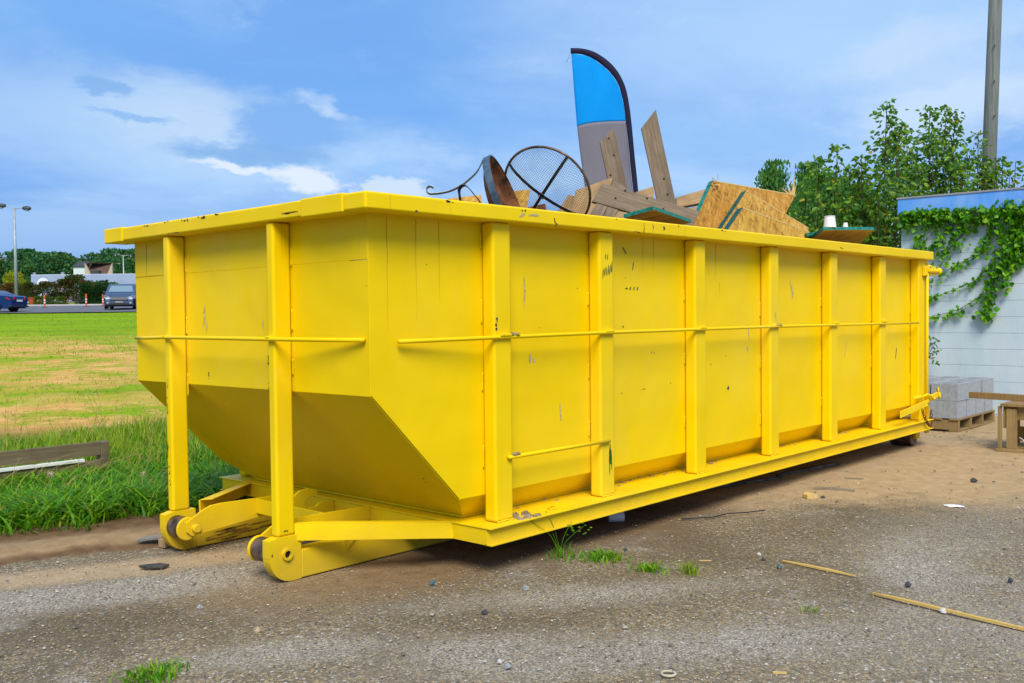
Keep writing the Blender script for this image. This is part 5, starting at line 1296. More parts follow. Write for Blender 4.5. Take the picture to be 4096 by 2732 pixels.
def stone(x, y, r, mat_, label, sq=.7, group="single stones on the gravel"):
    mb = MB(); rr = random.Random(int(x * 977 + y * 331)); n = 8; vs = []; fs = []
    for i, f in enumerate((-.35, .05, .45, .8)):
        for j in range(n):
            a = 6.2832 * j / n + .2 * i; q = r * math.cos(f * 1.4) * rr.uniform(.78, 1.15); vs.append((q * math.cos(a), q * sq * math.sin(a) * 1.1, r * (f + .3) * .8))
    vs.append((r * rr.uniform(-.15, .15), 0, r * 1.05))
    for i in range(3): fs += [(i * n + j, i * n + (j + 1) % n, (i + 1) * n + (j + 1) % n, (i + 1) * n + j) for j in range(n)]
    fs += [(3 * n + j, 3 * n + (j + 1) % n, 4 * n) for j in range(n)] + [tuple(range(n - 1, -1, -1))]
    o = mb.add(vs, fs).build("stone", mat_, None); o.location = (x, y, 0); o.rotation_euler = (0, 0, rr.uniform(0, 6)); tag(o, label, "stone", group)
SG = plain("grey_stone", (.30, .31, .33), .9, 0, .3, 60, bump=.4); SDK = plain("dark_stone", (.05, .055, .062), .8, 0, .3, 60); STN = plain("tan_stone", (.36, .29, .19), .9, 0, .3, 60, bump=.4); SW = plain("pale_stone", (.58, .57, .55), .9, 0, .2, 60); SB = plain("bluish_stone", (.05, .13, .17), .6, 0, .3, 60)
for a in [(-.591, .536, .028, SG, "pointed light grey stone standing on dark gravel in front of the nose"), (-.606, .045, .032, STN, "rough tan stone left of the grass tuft at the bottom"), (.387, .006, .028, SB, "bluish stone chip in front of the dumpster's near corner"), (.211, -.526, .024, SDK, "black stone below the pale gravel patch, centre foreground"),
          (-.22, -1.06, .024, SG, "grey stone at the bottom centre beside a pale one"), (-.20, -1.0, .018, SW, "small pale stone at the bottom centre beside a grey one"), (.62, -.41, .028, SG, "light grey stone left of the grass tuft beside the dumpster"), (2.265, -2.16, .026, SDK, "black stone near the right edge above the longer lath"),
          (1.548, -2.078, .028, SW, "whitish stone just below the longer wooden lath"), (1.87, -1.03, .022, SDK, "dark blue stone at the left end of the shorter lath"), (1.95, -.96, .022, SW, "pale stone touching the left tip of the shorter lath"), (1.78, -1.17, .022, SB, "blue grey chip below the shorter lath"),
          (1.867, -1.806, .030, SDK, "angular dark stone above the longer lath"), (1.557, -.335, .026, SDK, "dark stone behind the grass tufts by the dumpster"), (.06, -1.90, .026, SDK, "black chip near the bottom edge, right of the cream ring"), (.18, -2.0, .034, SW, "pale lump near the bottom edge beside the black chip"), (3.72, -.52, .03, SDK, "dark stone next to the pale wood wedge"), (5.1, -1.12, .04, SDK, "lone stone out on the sand towards the timber frame")]:
    stone(a[0], a[1], a[2] * .70, a[3], a[4])

# loose grit: thousands of little stones, too many to count
def pebbles(name, n, xr, yr, rmin, rmax, mat_, keep):
    x = RNG.uniform(*xr, n * 3); y = RNG.uniform(*yr, n * 3); k = keep(x, y) > RNG.uniform(0, 1, n * 3)
    x, y = x[k][:n], y[k][:n]; n = len(x)
    r = rmin + (rmax - rmin) * RNG.uniform(0, 1, n) ** 2.6
    oc = np.array([[1, 0, 0], [0, 1, 0], [-1, 0, 0], [0, -1, 0], [.5, .5, .75], [-.5, .5, .8], [-.5, -.5, .7], [.5, -.5, .75]], float)
    V = oc[None] * RNG.uniform(.7, 1.2, (n, 8, 1)) * r[:, None, None]
    a = RNG.uniform(0, 6.28, n); c, s = np.cos(a)[:, None], np.sin(a)[:, None]; el_ = RNG.uniform(.6, 1.0, n)[:, None]
    X = V[..., 0] * c - V[..., 1] * el_ * s; Y = V[..., 0] * s + V[..., 1] * el_ * c
    P = np.stack([X + x[:, None], Y + y[:, None], V[..., 2] * .6 + .003], -1)
    i = (np.arange(n) * 8)[:, None]
    q = np.concatenate([i + np.array([[0, 1, 5, 4]]), i + np.array([[1, 2, 6, 5]]), i + np.array([[2, 3, 7, 6]]), i + np.array([[3, 0, 4, 7]]), i + np.array([[4, 5, 6, 7]])], 1).reshape(-1, 4)
    return stuff(fast_mesh(name, P.reshape(-1, 3), q, mat_))
m, t, b = new_mat("grit_stones", 0.9, 0.0, 0.2)
t.put(b.inputs['Base Color'], t.ramp(t.island(), [(0.0, (.09, .082, .07)), (.2, (.15, .13, .10)), (.45, (.25, .20, .125)), (.75, (.36, .28, .16)), (.94, (.38, .36, .33)), (1.0, (.56, .54, .50))]))
GRIT = m
def visible(x, y):
    d = depth_of(x, y); l = (x + 2.953) * .6722 - (y + 3.583) * .7404
    return ((d > 2.2) & (np.abs(l) < d * .56)).astype(float)
notdump = lambda x, y: 1.0 - ((x > .3) & (x < 7.1) & (y > .1)) * .92
o = pebbles("gravel_grit", 17000, (-2.2, 4.5), (-3.4, 2.2), .0022, .0085, GRIT, lambda x, y: visible(x, y) * notdump(x, y) * np.clip(1.15 - depth_of(x, y) / 7.5, .1, 1) * np.where(y + .37 * x > 1.75, .12, 1))
tag(o, "loose grit and small stones scattered all over the gravel yard", "gravel")
o = pebbles("gravel_grit", 260, (-2.0, 6.0), (-3.2, 1.9), .007, .014, GRIT, lambda x, y: visible(x, y) * notdump(x, y))
tag(o, "larger loose gravel stones strewn across the whole yard", "gravel")
o = pebbles("leaf_litter", 170, (3.6, 9.8), (-2.6, .4), .004, .016, BARK, lambda x, y: visible(x, y) * .8)
tag(o, "dark crumbs and bits of bark scattered over the sand by the building", "litter")

# tufts on the yard
def tuft(x, y, n, h, r, label, lean=1.0, name="grass_tuft", mat_=None, w=.006):
    base = np.stack([x + RNG.normal(0, r, n), y + RNG.normal(0, r, n), np.zeros(n)], 1)
    P, Q = blades(base, RNG.uniform(.5, 1.1, n) * h, RNG.uniform(.6, 1.3, n) * w, RNG.uniform(.3, lean, n))
    root = fast_mesh(name, P - np.array([x, y, 0]), Q, mat_ or GRASS, None, (x, y, 0)); tag(root, label, "grass tuft", "grass tufts on the gravel"); root['kind'] = 'stuff'
tuft(-1.185, -.125, 150, .06, .045, "bright grass tuft at the bottom edge on the left", 1.0, w=.008)
tuft(-1.09, -.10, 40, .05, .03, "low grass sprig right behind the tuft at the bottom edge", 1.0, w=.006)
tuft(1.20, -.16, 60, .09, .055, "thin weedy tuft at the edge of the dumpster's shadow", .9)
tuft(1.33, -.35, 240, .055, .060, "widest low green tuft in front of the dumpster's first post", 1.1, w=.007)
tuft(1.30, -.68, 130, .045, .040, "small green tuft right of the widest one", 1.1, w=.007)
tuft(1.36, -.88, 80, .09, .035, "airy yellow green tuft furthest right of the row", .9, mat_=GRASSF, w=.004)
tuft(1.17, -1.63, 25, .04, .02, "tiny sprig of grass on the open gravel", 1.0, w=.004)
for xx, yy, hh_, ll in ((1.16, -.14, .30, .75), (1.20, -.18, .27, .55), (1.22, -.12, .20, .3), (1.30, -.22, .22, .5)):
    pass
st = MB()
for dx, dy, hh_ in ((-.22, .02, .24), (-.13, .05, .26), (-.08, .03, .27), (.05, -.05, .20), (.10, -.09, .17)):
    st.tube(smooth_path([(1.20, -.15, 0), (1.20 + dx * .3, -.15 + dy * .3, hh_ * .55), (1.20 + dx, -.15 + dy, hh_)]), .0016, 4)
for dx, dy in ((.10, -.09), (.05, -.05)):
    for k in range(8): lump(st, (1.20 + dx + random.gauss(0, .02), -.15 + dy + random.gauss(0, .02), .16 + random.gauss(0, .02)), .010, .007, .004, 5)
o = st.build("weed_stalks", GRASS, None, org=(1.2, -.15, 0)); tag(o, "tall thin weed stalks leaning out of the dumpster's shadow", "weed")

# ------------------------------------------------------------------ grass behind and left of the dumpster
def sample(n, fn, xr, yr):
    x = RNG.uniform(*xr, n); y = RNG.uniform(*yr, n); k = fn(x, y) > RNG.uniform(0, 1, n); return x[k], y[k]
def inview(x, y, mrg=.8):
    d = depth_of(x, y); l = (x + 2.953) * .6722 - (y + 3.583) * .7404
    return ((l > -.54 * d - mrg) & (l < d * .2 + mrg)).astype(float)
# low leafy crabgrass along the bank
x, y = sample(110000, lambda x, y: inview(x, y) * np.clip((y - grass_edge(x) + .16 + .12 * vnoise(x, y, 2.5, 3)) / .25, 0, 1) * np.clip((7.6 - y) / 2.5, 0, 1), (-2.6, 4.5), (2.2, 7.6))
base = np.stack([x, y, np.full(len(x), -.02) + .06 * np.clip((y - grass_edge(x) + .3) / .4, 0, 1)], 1)
hgt = RNG.uniform(.07, .22, len(x)) * np.clip(1.25 - .22 * (y - 2.6), .6, 1.2) * (1 + .35 * vnoise(x, y, 1.6, 4))
P, Q = blades(base, hgt, RNG.uniform(.007, .018, len(x)), RNG.uniform(.55, 1.35, len(x)))
o = stuff(fast_mesh("grass", P, Q, GRASS)); tag(o, "thick dark green crabgrass growing along the bank beside the dumpster", "grass")
# taller bright grass further back
x, y = sample(70000, lambda x, y: inview(x, y) * np.clip((y - 3.9 + .3 * vnoise(x, y, 1.0, 6)) / .9, 0, 1) * np.clip((7.3 + .5 * vnoise(x, y, .7, 8) - y) / 1.2, 0, 1) * .9, (-2.0, 8.0), (3.4, 8.6))
P, Q = blades(np.stack([x, y, field_h(x, y) - .03], 1), RNG.uniform(.12, .34, len(x)) * (1 + .3 * vnoise(x, y, 1.2, 2)), RNG.uniform(.004, .009, len(x)), RNG.uniform(.15, .7, len(x)))
o = stuff(fast_mesh("grass", P, Q, GRASSF)); tag(o, "taller bright yellow green grass behind the timber edging", "grass")
# sparse tufts over the bare field
x, y = sample(42000, lambda x, y: inview(x, y, 2) * np.clip(.10 + .8 * vnoise(x, y, .55, 9) + .5 * vnoise(x, y, 1.9, 12), 0.01, 1) * np.clip((depth_of(x, y) - 10.5) / 2, 0, 1), (-2, 18), (8, 24))
P, Q = blades(np.stack([x, y, field_h(x, y) - .03], 1), RNG.uniform(.03, .11, len(x)), RNG.uniform(.006, .012, len(x)), RNG.uniform(.3, 1.0, len(x)))
o = stuff(fast_mesh("grass", P, Q, GRASSF)); tag(o, "sparse tufts of grass on the bare orange soil of the field", "grass")
x, y = sample(34000, lambda x, y: inview(x, y, 3) * (depth_of(x, y) > 24) * (depth_of(x, y) < 62) * np.clip(.6 + .5 * vnoise(x, y, .3, 9), .1, 1), (3, 40), (20, 66))
P, Q = blades(np.stack([x, y, field_h(x, y) - .03], 1), RNG.uniform(.03, .08, len(x)), RNG.uniform(.012, .03, len(x)), RNG.uniform(.3, .9, len(x)))
o = stuff(fast_mesh("grass", P, Q, GRASSF)); tag(o, "mown bright green grass across the far half of the field", "grass")
# seed stalks
sk = MB()
for i in range(95):
    xx = random.uniform(-1.2, 2.8); yy = random.uniform(4.0, 7.5); hh_ = random.uniform(.35, .85) * (1.1 if i < 12 else .8)
    lx, ly = random.gauss(0, .10), random.gauss(0, .06); zz = -.02
    P = [Vector((xx + lx * f ** 1.6, yy + ly * f ** 1.6, zz + hh_ * f)) for f in (0, .35, .7, 1.0)]
    sk.tube(P, .002, 3, [.0024, .002, .0016, .001])
    for k in range(4):
        a = random.uniform(0, 6.28); d = Vector((math.cos(a) * .06, math.sin(a) * .06, .05)); sk.tube([P[3], P[3] + d * .6, P[3] + d], .001, 3)
for i in range(40):   # looping seed heads of crabgrass near the bank
    xx = random.uniform(-1.3, 1.6); yy = float(grass_edge(xx)) + random.uniform(.2, 1.6); a = random.uniform(-1.5, 1.5)
    P = [Vector((xx + .28 * f * math.cos(a) * f, yy + .18 * f * math.sin(a) * f, .02 + .42 * f * (1.25 - .55 * f))) for f in (0, .25, .5, .75, 1.0)]
    sk.tube(P, .0016, 3)
    for k in range(3):
        a2 = a + random.uniform(-.7, .7); sk.tube([P[4], P[4] + Vector((.07 * math.cos(a2), .07 * math.sin(a2), .01))], .0014, 3)
o = stuff(sk.build("seed_stalks", STRAW, None)); tag(o, "thin seed stalks standing above the grass left of the dumpster", "grass stalks")
# two dandelion like seed heads
for k, (xx, yy, zz) in enumerate(((-.02, 3.55, .24), (.52, 3.25, .20))):
    r_ = thing("seed_head", ["pale round seed head in the grass below the timber edging's left part", "pale seed head in the grass right of the timber edging"][k], "flower", (xx, yy, 0), 0, "seed heads in the grass")
    MB().tube([(xx, yy, 0), (xx + .01, yy, zz)], .002, 4).build("stalk", STRAW, r_)
    hm = MB()
    for q in range(26):
        d = Vector((random.gauss(0, 1), random.gauss(0, 1), random.gauss(0, 1))).normalized() * .026; hm.tube([(xx + .01, yy, zz), Vector((xx + .01, yy, zz)) + d], .0022, 3)
    hm.build("puff", plain("seed_fluff", (.46, .38, .24), .9), r_)
# timber edging of a raised bed
PLW = wood("bed_plank", (0.095, 0.075, 0.045), (0.24, 0.19, 0.115), axis=0)
pb = thing("raised_bed_edging", "weathered two-plank timber edging of a raised bed standing in the tall grass", "garden edging", (-.5, 4.3, 0))
MB().box(-3.0, .705, 4.30, 4.338, .228, .338).build("plank", PLW, pb, .003)
MB().box(-3.0, .705, 4.285, 4.325, .040, .190).build("plank", PLW, pb, .003)
MB().box(.706, .775, 4.295, 4.385, -.02, .336).build("corner_post", PLW, pb, .004)
MB().box(-3.0, .705, 4.3265, 5.2, .03, .036).build("bed_bottom", MUD, pb)
MB().box(-3.0, .56, 4.270, 4.318, .1905, .2145).build("white_strip", WHITEP, pb, .002)

# ------------------------------------------------------------------ far side of the field: parking lot, shrubs, cars, buildings, trees
def gz_(x, y): return float(field_h(x, y))
def crown_mesh(name, n, mat_, leaf, shape, lumps=14, seed=1, inner=.55):
    """clumpy crown in a unit box: shape(u) gives the radius at height u in 0..1"""
    r_ = np.random.default_rng(seed)
    u = r_.uniform(0.04, 1, lumps); a = r_.uniform(0, 6.283, lumps); rad = np.array([shape(q) for q in u])
    cc = np.stack([np.cos(a) * rad * r_.uniform(.3, .8, lumps), np.sin(a) * rad * r_.uniform(.3, .8, lumps), u], 1)
    cr = r_.uniform(.16, .30, lumps)
    k = r_.integers(0, lumps, n); d = unit(r_.normal(size=(n, 3))); rr = r_.uniform(inner, 1.0, n)[:, None] ** .6
    c = cc[k] + d * cr[k][:, None] * rr * np.array([[1, 1, .85]])
    # background leaves through the whole volume
    m_ = n // 3; uu = r_.uniform(0.02, .98, m_); aa = r_.uniform(0, 6.283, m_); sr = np.array([shape(q) for q in uu]) * np.sqrt(r_.uniform(0, 1, m_)) * .9
    c = np.concatenate([c, np.stack([np.cos(aa) * sr, np.sin(aa) * sr, uu], 1)])
    c[:, 2] = np.clip(c[:, 2], 0.0, 1.05)
    out = c - np.array([[0, 0, .45]])
    P, Q = leaves(c, leaf, tip=unit(out) * .8, fold=.15, aspect=.8, rng=r_)
    o = fast_mesh(name, P, Q, mat_); me = o.data; bpy.data.objects.remove(o)
    return me
rnd_shape = lambda u: .42 * math.sin(math.pi * min(1, max(0, .12 + .86 * u))) ** .7
tall_shape = lambda u: .30 * math.sin(math.pi * min(1, max(0, .10 + .88 * u))) ** .8
myr_shape = lambda u: .50 * math.sin(math.pi * min(1, max(0, .18 + .74 * u))) ** .6
cone_shape = lambda u: .24 * (1 - .80 * u ** 1.6)
ball_shape = lambda u: .50 * math.sin(math.pi * min(1, max(0, .10 + .8 * u))) ** .5
FAR = [crown_mesh("far_crown", 2600, FARG, .055, rnd_shape, 22, s) for s in (1, 2, 3)] + [crown_mesh("far_crown", 2400, FARG, .055, tall_shape, 20, s) for s in (4, 5)]
NEARC = [crown_mesh("tree_crown", 5200, FARG2, .040, rnd_shape, 26, s, .3) for s in (6, 7, 8)]
MYC = [crown_mesh("myrtle_crown", 1500, MYRT, .075, myr_shape, 16, s) for s in (9, 10)]; MYCR = crown_mesh("myrtle_crown", 1300, MYRTR, .075, myr_shape, 14, 11)
HEC = crown_mesh("hedge_crown", 900, HEDG, .10, ball_shape, 10, 12); COC = crown_mesh("conifer_crown", 1300, CONI, .06, cone_shape, 18, 13); YEC = crown_mesh("yellow_crown", 900, YELL, .09, ball_shape, 9, 14); REC = crown_mesh("red_hedge", 600, MYRTR, .10, ball_shape, 9, 15)
tm = MB().tube([(0, 0, -.03), (.004, 0, .2), (-.004, .003, .5), (0, 0, .8)], .02, 6, [.022, .018, .012, .004])
_o = tm.build("trunk", BARK, None); TRUNK = _o.data; bpy.data.objects.remove(_o)
ms = MB()
for k in range(6):
    a = k * 1.05; ms.tube([(0, 0, -.02), (.05 * math.cos(a), .05 * math.sin(a), .18), (.20 * math.cos(a), .20 * math.sin(a), .45), (.28 * math.cos(a), .28 * math.sin(a), .62)], .02, 5, [.028, .022, .014, .008])
_o = ms.build("stems", BARK, None); STEMS = _o.data; bpy.data.objects.remove(_o)
def tree(name, x, y, top, wdt, crown, trunk, label, cat="tree", group=None, lift=0.0, zoff=0.0):
    z0 = gz_(x, y) - zoff; h = top - z0
    r_ = thing(name, label, cat, (x, y, z0), random.uniform(0, 6.28), group, local=True)
    c = bpy.data.objects.new("crown", crown); COL.objects.link(c); c.parent = r_; c.scale = (wdt * .66, wdt * .66, h * (1 - lift)); c.location = (0, 0, h * lift)
    c['kind'] = 'stuff'
    if trunk is not None:
        t_ = bpy.data.objects.new("trunk", trunk); COL.objects.link(t_); t_.parent = r_; t_.scale = (h, h, h) if trunk is TRUNK else (wdt * .8, wdt * .8, h)
    return r_
GT = "trees of the wood beyond the far buildings"
def pxy(px, D):   # place on the ground: lateral offset of a sight line at a given distance
    l = (px - 2048) / 3925.45 * D; return (-2.953 + .7401 * D + .672 * l, -3.583 + .6719 * D - .741 * l)
far_trees = [(-60, 262, 18.4, 13), (14, 250, 17.8, 13), (62, 262, 18.6, 12), (112, 270, 19.7, 13), (158, 245, 17.4, 12), (225, 235, 16.9, 15), (190, 285, 18.8, 13), (285, 262, 17.5, 12), (262, 292, 19.2, 12), (335, 275, 17.4, 13), (372, 262, 17.9, 12), (410, 265, 18.4, 11), (440, 250, 18.4, 12), (470, 275, 19.6, 12), (505, 240, 17.4, 12), (540, 252, 18.4, 13), (585, 262, 18.6, 13), (640, 255, 18.0, 13), (35, 232, 15.0, 11), (95, 228, 14.6, 11), (300, 240, 14.6, 11), (480, 225, 15.0, 10), (395, 240, 15.2, 11), (150, 222, 13.6, 11)]
tone = ["broad", "tall", "rounded", "uneven"]
side_ = lambda px: "left of the tall street lamp" if px < 50 else "right of the tall street lamp" if px < 130 else "left of the brown roof" if px < 290 else "behind the brown roof" if px < 430 else "right of the brown roof" if px < 520 else "mostly hidden by the dumpster"
for i, (px, D, top, w_) in enumerate(far_trees):
    x, y = pxy(px, D)
    tree("broadleaf_tree", x, y, top - 1.0, w_ * 1.45, FAR[i % 5], TRUNK, "%s %s of the far wood, %s" % (tone[i % 4], "front row tree" if D < 243 else "middle row tree" if D < 264 else "back row tree", side_(px)), "tree", GT)
NT_ = [(2955, 78, 10.9, 5.2, "small tree top left of the leaning chipboard's upper edge"), (3010, 80, 11.6, 5.0, "narrow tree top just above the large chipboard sheet"), (3095, 70, 12.4, 5.4, "tallest tree of the group beyond the chipboard, open crown"), (3160, 72, 10.6, 5.0, "lower tree between the two tall ones beyond the chipboard"), (3235, 75, 12.9, 5.4, "second tallest tree, behind the splintered chipboard corner"), (3290, 68, 11.3, 5.6, "tree right of the splintered chipboard corner"), (3345, 70, 11.2, 5.6, "dense tree just left of the pear trees"), (3420, 66, 10.3, 5.8, "tree partly hidden behind the left pear tree"), (3240, 56, 8.7, 5.2, "bushy mid green tree low behind the chipboard sheets"), (3350, 52, 7.6, 5.0, "bushy tree low beside the left pear tree"), (3470, 54, 8.2, 5.6, "bushy tree behind the tallest pear spire"), (3130, 60, 7.6, 4.8, "low tree top behind the end of the large chipboard")]
for i, (px, D, top, w_, lab) in enumerate(NT_):
    x, y = pxy(px, D); tree("broadleaf_tree", x, y, top - 1.2, w_ * 1.15, NEARC[i % 3], TRUNK, lab, "tree", "trees beyond the dumpster")
GM = "crape myrtles along the parking lot"
for px, D, top, w_, red, lab in [(133, 86, 4.35, 2.5, 0, "crape myrtle in a red pot, left of the row by the parking lot"), (203, 86, 4.40, 3.0, 0, "second crape myrtle, behind the left striped post"), (262, 86, 4.60, 3.2, 0, "third crape myrtle between the two striped posts"), (308, 86, 4.95, 3.2, 0, "tallest crape myrtle with pink flowers near the right striped post"), (352, 90, 4.6, 2.6, 0, "rightmost crape myrtle over the dark conifers"), (96, 90, 4.3, 2.8, 0, "green crape myrtle right beside the street lamp"), (30, 92, 4.55, 3.4, 1, "reddish crape myrtle left of the street lamp behind the blue car"), (60, 93, 4.45, 3.0, 1, "reddish crape myrtle behind the foot of the street lamp"), (-20, 92, 4.5, 3.2, 1, "reddish crape myrtle at the left picture edge")]:
    x, y = pxy(px, D); tree("crape_myrtle", x, y, top, w_, MYCR if red else MYC[int(px) % 2], STEMS, lab, "tree", GM, lift=.38)
for px, D, top, w_, lab in [(160, 84, 3.12, 1.2, "left round hedge beside the red plant pot"), (190, 84, 3.12, 1.2, "round hedge just right of the left striped post"), (222, 85, 3.08, 1.15, "third round hedge, lighter green"), (248, 84, 3.08, 1.15, "rightmost round hedge, darker green")]:
    x, y = pxy(px, D); tree("round_hedge", x, y, top, w_, HEC, None, lab, "hedge", "round hedges by the parking lot")
x, y = pxy(286, 98); tree("red_shrub", x, y, 3.85, 1.7, REC, None, "small reddish shrub on the street's far verge", "shrub")
x, y = pxy(58, 122); tree("yellow_shrub", x, y, 7.0, 3.6, YEC, TRUNK, "bright yellow green tree behind the street lamp", "tree", lift=.25); x, y = pxy(80, 124); tree("yellow_shrub", x, y, 6.3, 3.0, YEC, TRUNK, "lower yellow green tree just right of the street lamp", "tree", lift=.25)
for px, D, top, w_, lab in [(344, 83, 4.05, 2.8, "leftmost dark conifer of the clipped row"), (362, 83.5, 3.75, 2.5, "second dark conifer, shortest of the row"), (378, 83, 3.75, 2.5, "third dark conifer of the clipped row"), (400, 83, 3.95, 2.6, "dark conifer next to the grey minivan"), (428, 84, 3.9, 3.6, "dark conifer half hidden by the grey minivan")]:
    x, y = pxy(px, D); tree("dark_conifer", x, y, top, w_, COC, TRUNK, lab, "conifer", "dark conifers beside the minivan")
x, y = pxy(415, 94); tree("rounded_evergreen", x, y, 4.75, 3.2, crown_mesh("evergreen_crown", 900, CONI, .09, ball_shape, 9, 17), TRUNK, "rounded dark evergreen rising behind the conifer row", "tree")
for px, D, lab in ((392, 97, "yellow green bush behind the conifers, left of the minivan roof"), (450, 97, "yellow green bush just above the minivan roof")):
    x, y = pxy(px, D); tree("far_bush", x, y, 4.6, 2.6, HEC, None, lab, "bush", "bushes behind the minivan")
# street lamp
LMET = plain("galvanised_steel", (.36, .39, .41), .5, .3, .12, 5); LDK = plain("lamp_head_paint", (.055, .065, .075), .5)
LGL = plain("lamp_lens", (.55, .57, .58), .25)
def street_lamp(px, D, top, s, label, r=.15):
    x, y = pxy(px, D); z0 = gz_(x, y); h = top - z0
    L = thing("street_lamp", label, "street lamp", (x, y, z0), 0, "two-armed street lamps", local=True)
    MB().cyl((0, 0, -.1), (0, 0, h), r, r * .55, 16).build("pole", LMET, L, smooth=True)
    MB().cyl((0, 0, 0), (0, 0, .28), r * 1.7, n=14).build("base_plate", LMET, L, .02)
    ux, uy = .672, -.741
    for k, (sg, dz) in enumerate(((-1, .22), (1, -.02))):
        e = Vector((ux * sg * .62 * s, uy * sg * .62 * s, h + dz)); a = Vector((0, 0, h - .10))
        MB().tube(smooth_path([a, a.lerp(e, .5) + Vector((0, 0, .06)), e]), .035, 6).build("arm", LMET, L, smooth=True)
        o = Vector((ux * sg, uy * sg, -.05)).normalized()
        hd = MB().lathe([(0.0, -.05), (.13, 0), (.20, .25), (.20, .50), (.10, .68), (0.0, .70)], e - o * .10, o, 12).build("lamp_head", LDK, L, smooth=True)
        MB().lathe([(.17, 0), (.13, -.10), (.0, -.13)], e + o * .26 + Vector((0, 0, -.13)), (0, 0, 1), 12).build("lens", LGL, hd, smooth=True)
street_lamp(71, 84, 10.72, 1.35, "tall street lamp with two heads standing behind the blue car", .155)
street_lamp(501, 190, 13.2, 2.0, "distant street lamp above the minivan, in front of the grey building", .16)
street_lamp(2, 150, 10.4, 1.4, "distant street lamp pole at the left picture edge", .15)
# striped delineator posts and cones
ORA = plain("orange_plastic", (.75, .11, .012), .5); WHT = plain("white_band", (.8, .8, .8), .4); RBB = plain("black_rubber", (.03, .03, .03), .8)
def delineator(px, D, hgt, label):
    x, y = pxy(px, D); d = thing("delineator_post", label, "traffic post", (x, y, gz_(x, y)), 0, "orange and white striped posts", local=True)
    z = 0; seg_ = [(.36, 0), (.12, 1), (.12, 0), (.12, 1), (.40, 0)]; tot = sum(s for s, _ in seg_)
    for s, w_ in seg_:
        s = s / tot * hgt; MB().cyl((0, 0, .06 + z), (0, 0, .06 + z + s), .062 + (.004 if w_ else 0), n=14).build("band" if w_ else "tube", WHT if w_ else ORA, d); z += s
    MB().cyl((0, 0, .06 + z), (0, 0, .10 + z), .075, .05, 14).build("handle", ORA, d); MB().cyl((0, 0, 0), (0, 0, .06), .20, n=12).build("base", RBB, d)
delineator(183, 76, .92, "left striped orange and white post at the field's edge"); delineator(349, 78, .92, "right striped orange and white post in front of the conifers"); delineator(272, 88, .72, "fainter orange post between the two striped ones, further back"); delineator(416, 79, .85, "striped post half hidden by the minivan's front corner")
def cone(px, D, hgt, label):
    x, y = pxy(px, D); d = thing("traffic_cone", label, "traffic cone", (x, y, gz_(x, y)), 0, "traffic cones by the blue car", local=True)
    MB().cyl((0, 0, .03), (0, 0, hgt), .16, .03, 14).build("body", ORA, d, smooth=True); MB().cyl((0, 0, hgt * .55), (0, 0, hgt * .75), .095, .066, 14).build("band", WHT, d); MB().box(-.2, .2, -.2, .2, 0, .03).build("base", ORA, d)
cone(84, 79, .75, "traffic cone just right of the blue car's bumper"); cone(92, 90, .70, "traffic cone further back, right of the first one"); cone(163, 92, .7, "traffic cone tip between the round hedges")
x, y = pxy(135, 84.5); r_ = thing("plant_pot", "red plant pot at the foot of the left crape myrtle", "plant pot", (x, y, gz_(x, y)), 0, None, True)
MB().lathe([(.0, 0), (.26, 0), (.36, .60), (.40, .62), (.40, .70), (.32, .70), (.30, .60), (0, .58)], (0, 0, 0), (0, 0, 1), 16).build("pot", plain("terracotta_red", (.42, .075, .03), .7), r_); MB().cyl((0, 0, .60), (0, 0, .64), .30, n=14).build("soil", MUD, r_)
# cars
CARB = plain("car_paint_navy", (.006, .034, .17), .25, .35, .05, 2.0, spec=.6); CARS = plain("car_paint_steel", (.060, .095, .17), .3, .35, .05, 2.0, spec=.6)
GLS, t, b = new_mat("car_glass", 0.06, 0.0, 0.8); b.inputs['Base Color'].default_value = (.035, .05, .06, 1)
TYR = plain("tyre_rubber", (.018, .018, .02), .85); RIMM = plain("alloy_rim", (.42, .43, .45), .3, .8); CHR = plain("chrome_trim", (.62, .64, .66), .18, .9); CHRD = plain("dull_chrome", (.34, .37, .40), .5, .2); GLSSKY, t, b = new_mat("sky_tint_windscreen", 0.08, 0.0, 0.8); b.inputs['Base Color'].default_value = (.17, .26, .30, 1)  # the windscreen's light blue base colour paints in the sky's reflection
RED = plain("tail_lamp_red", (.52, .012, .012), .25); CLR = plain("headlamp_lens", (.52, .55, .56), .25); BLKP = plain("black_trim", (.02, .02, .022), .5)
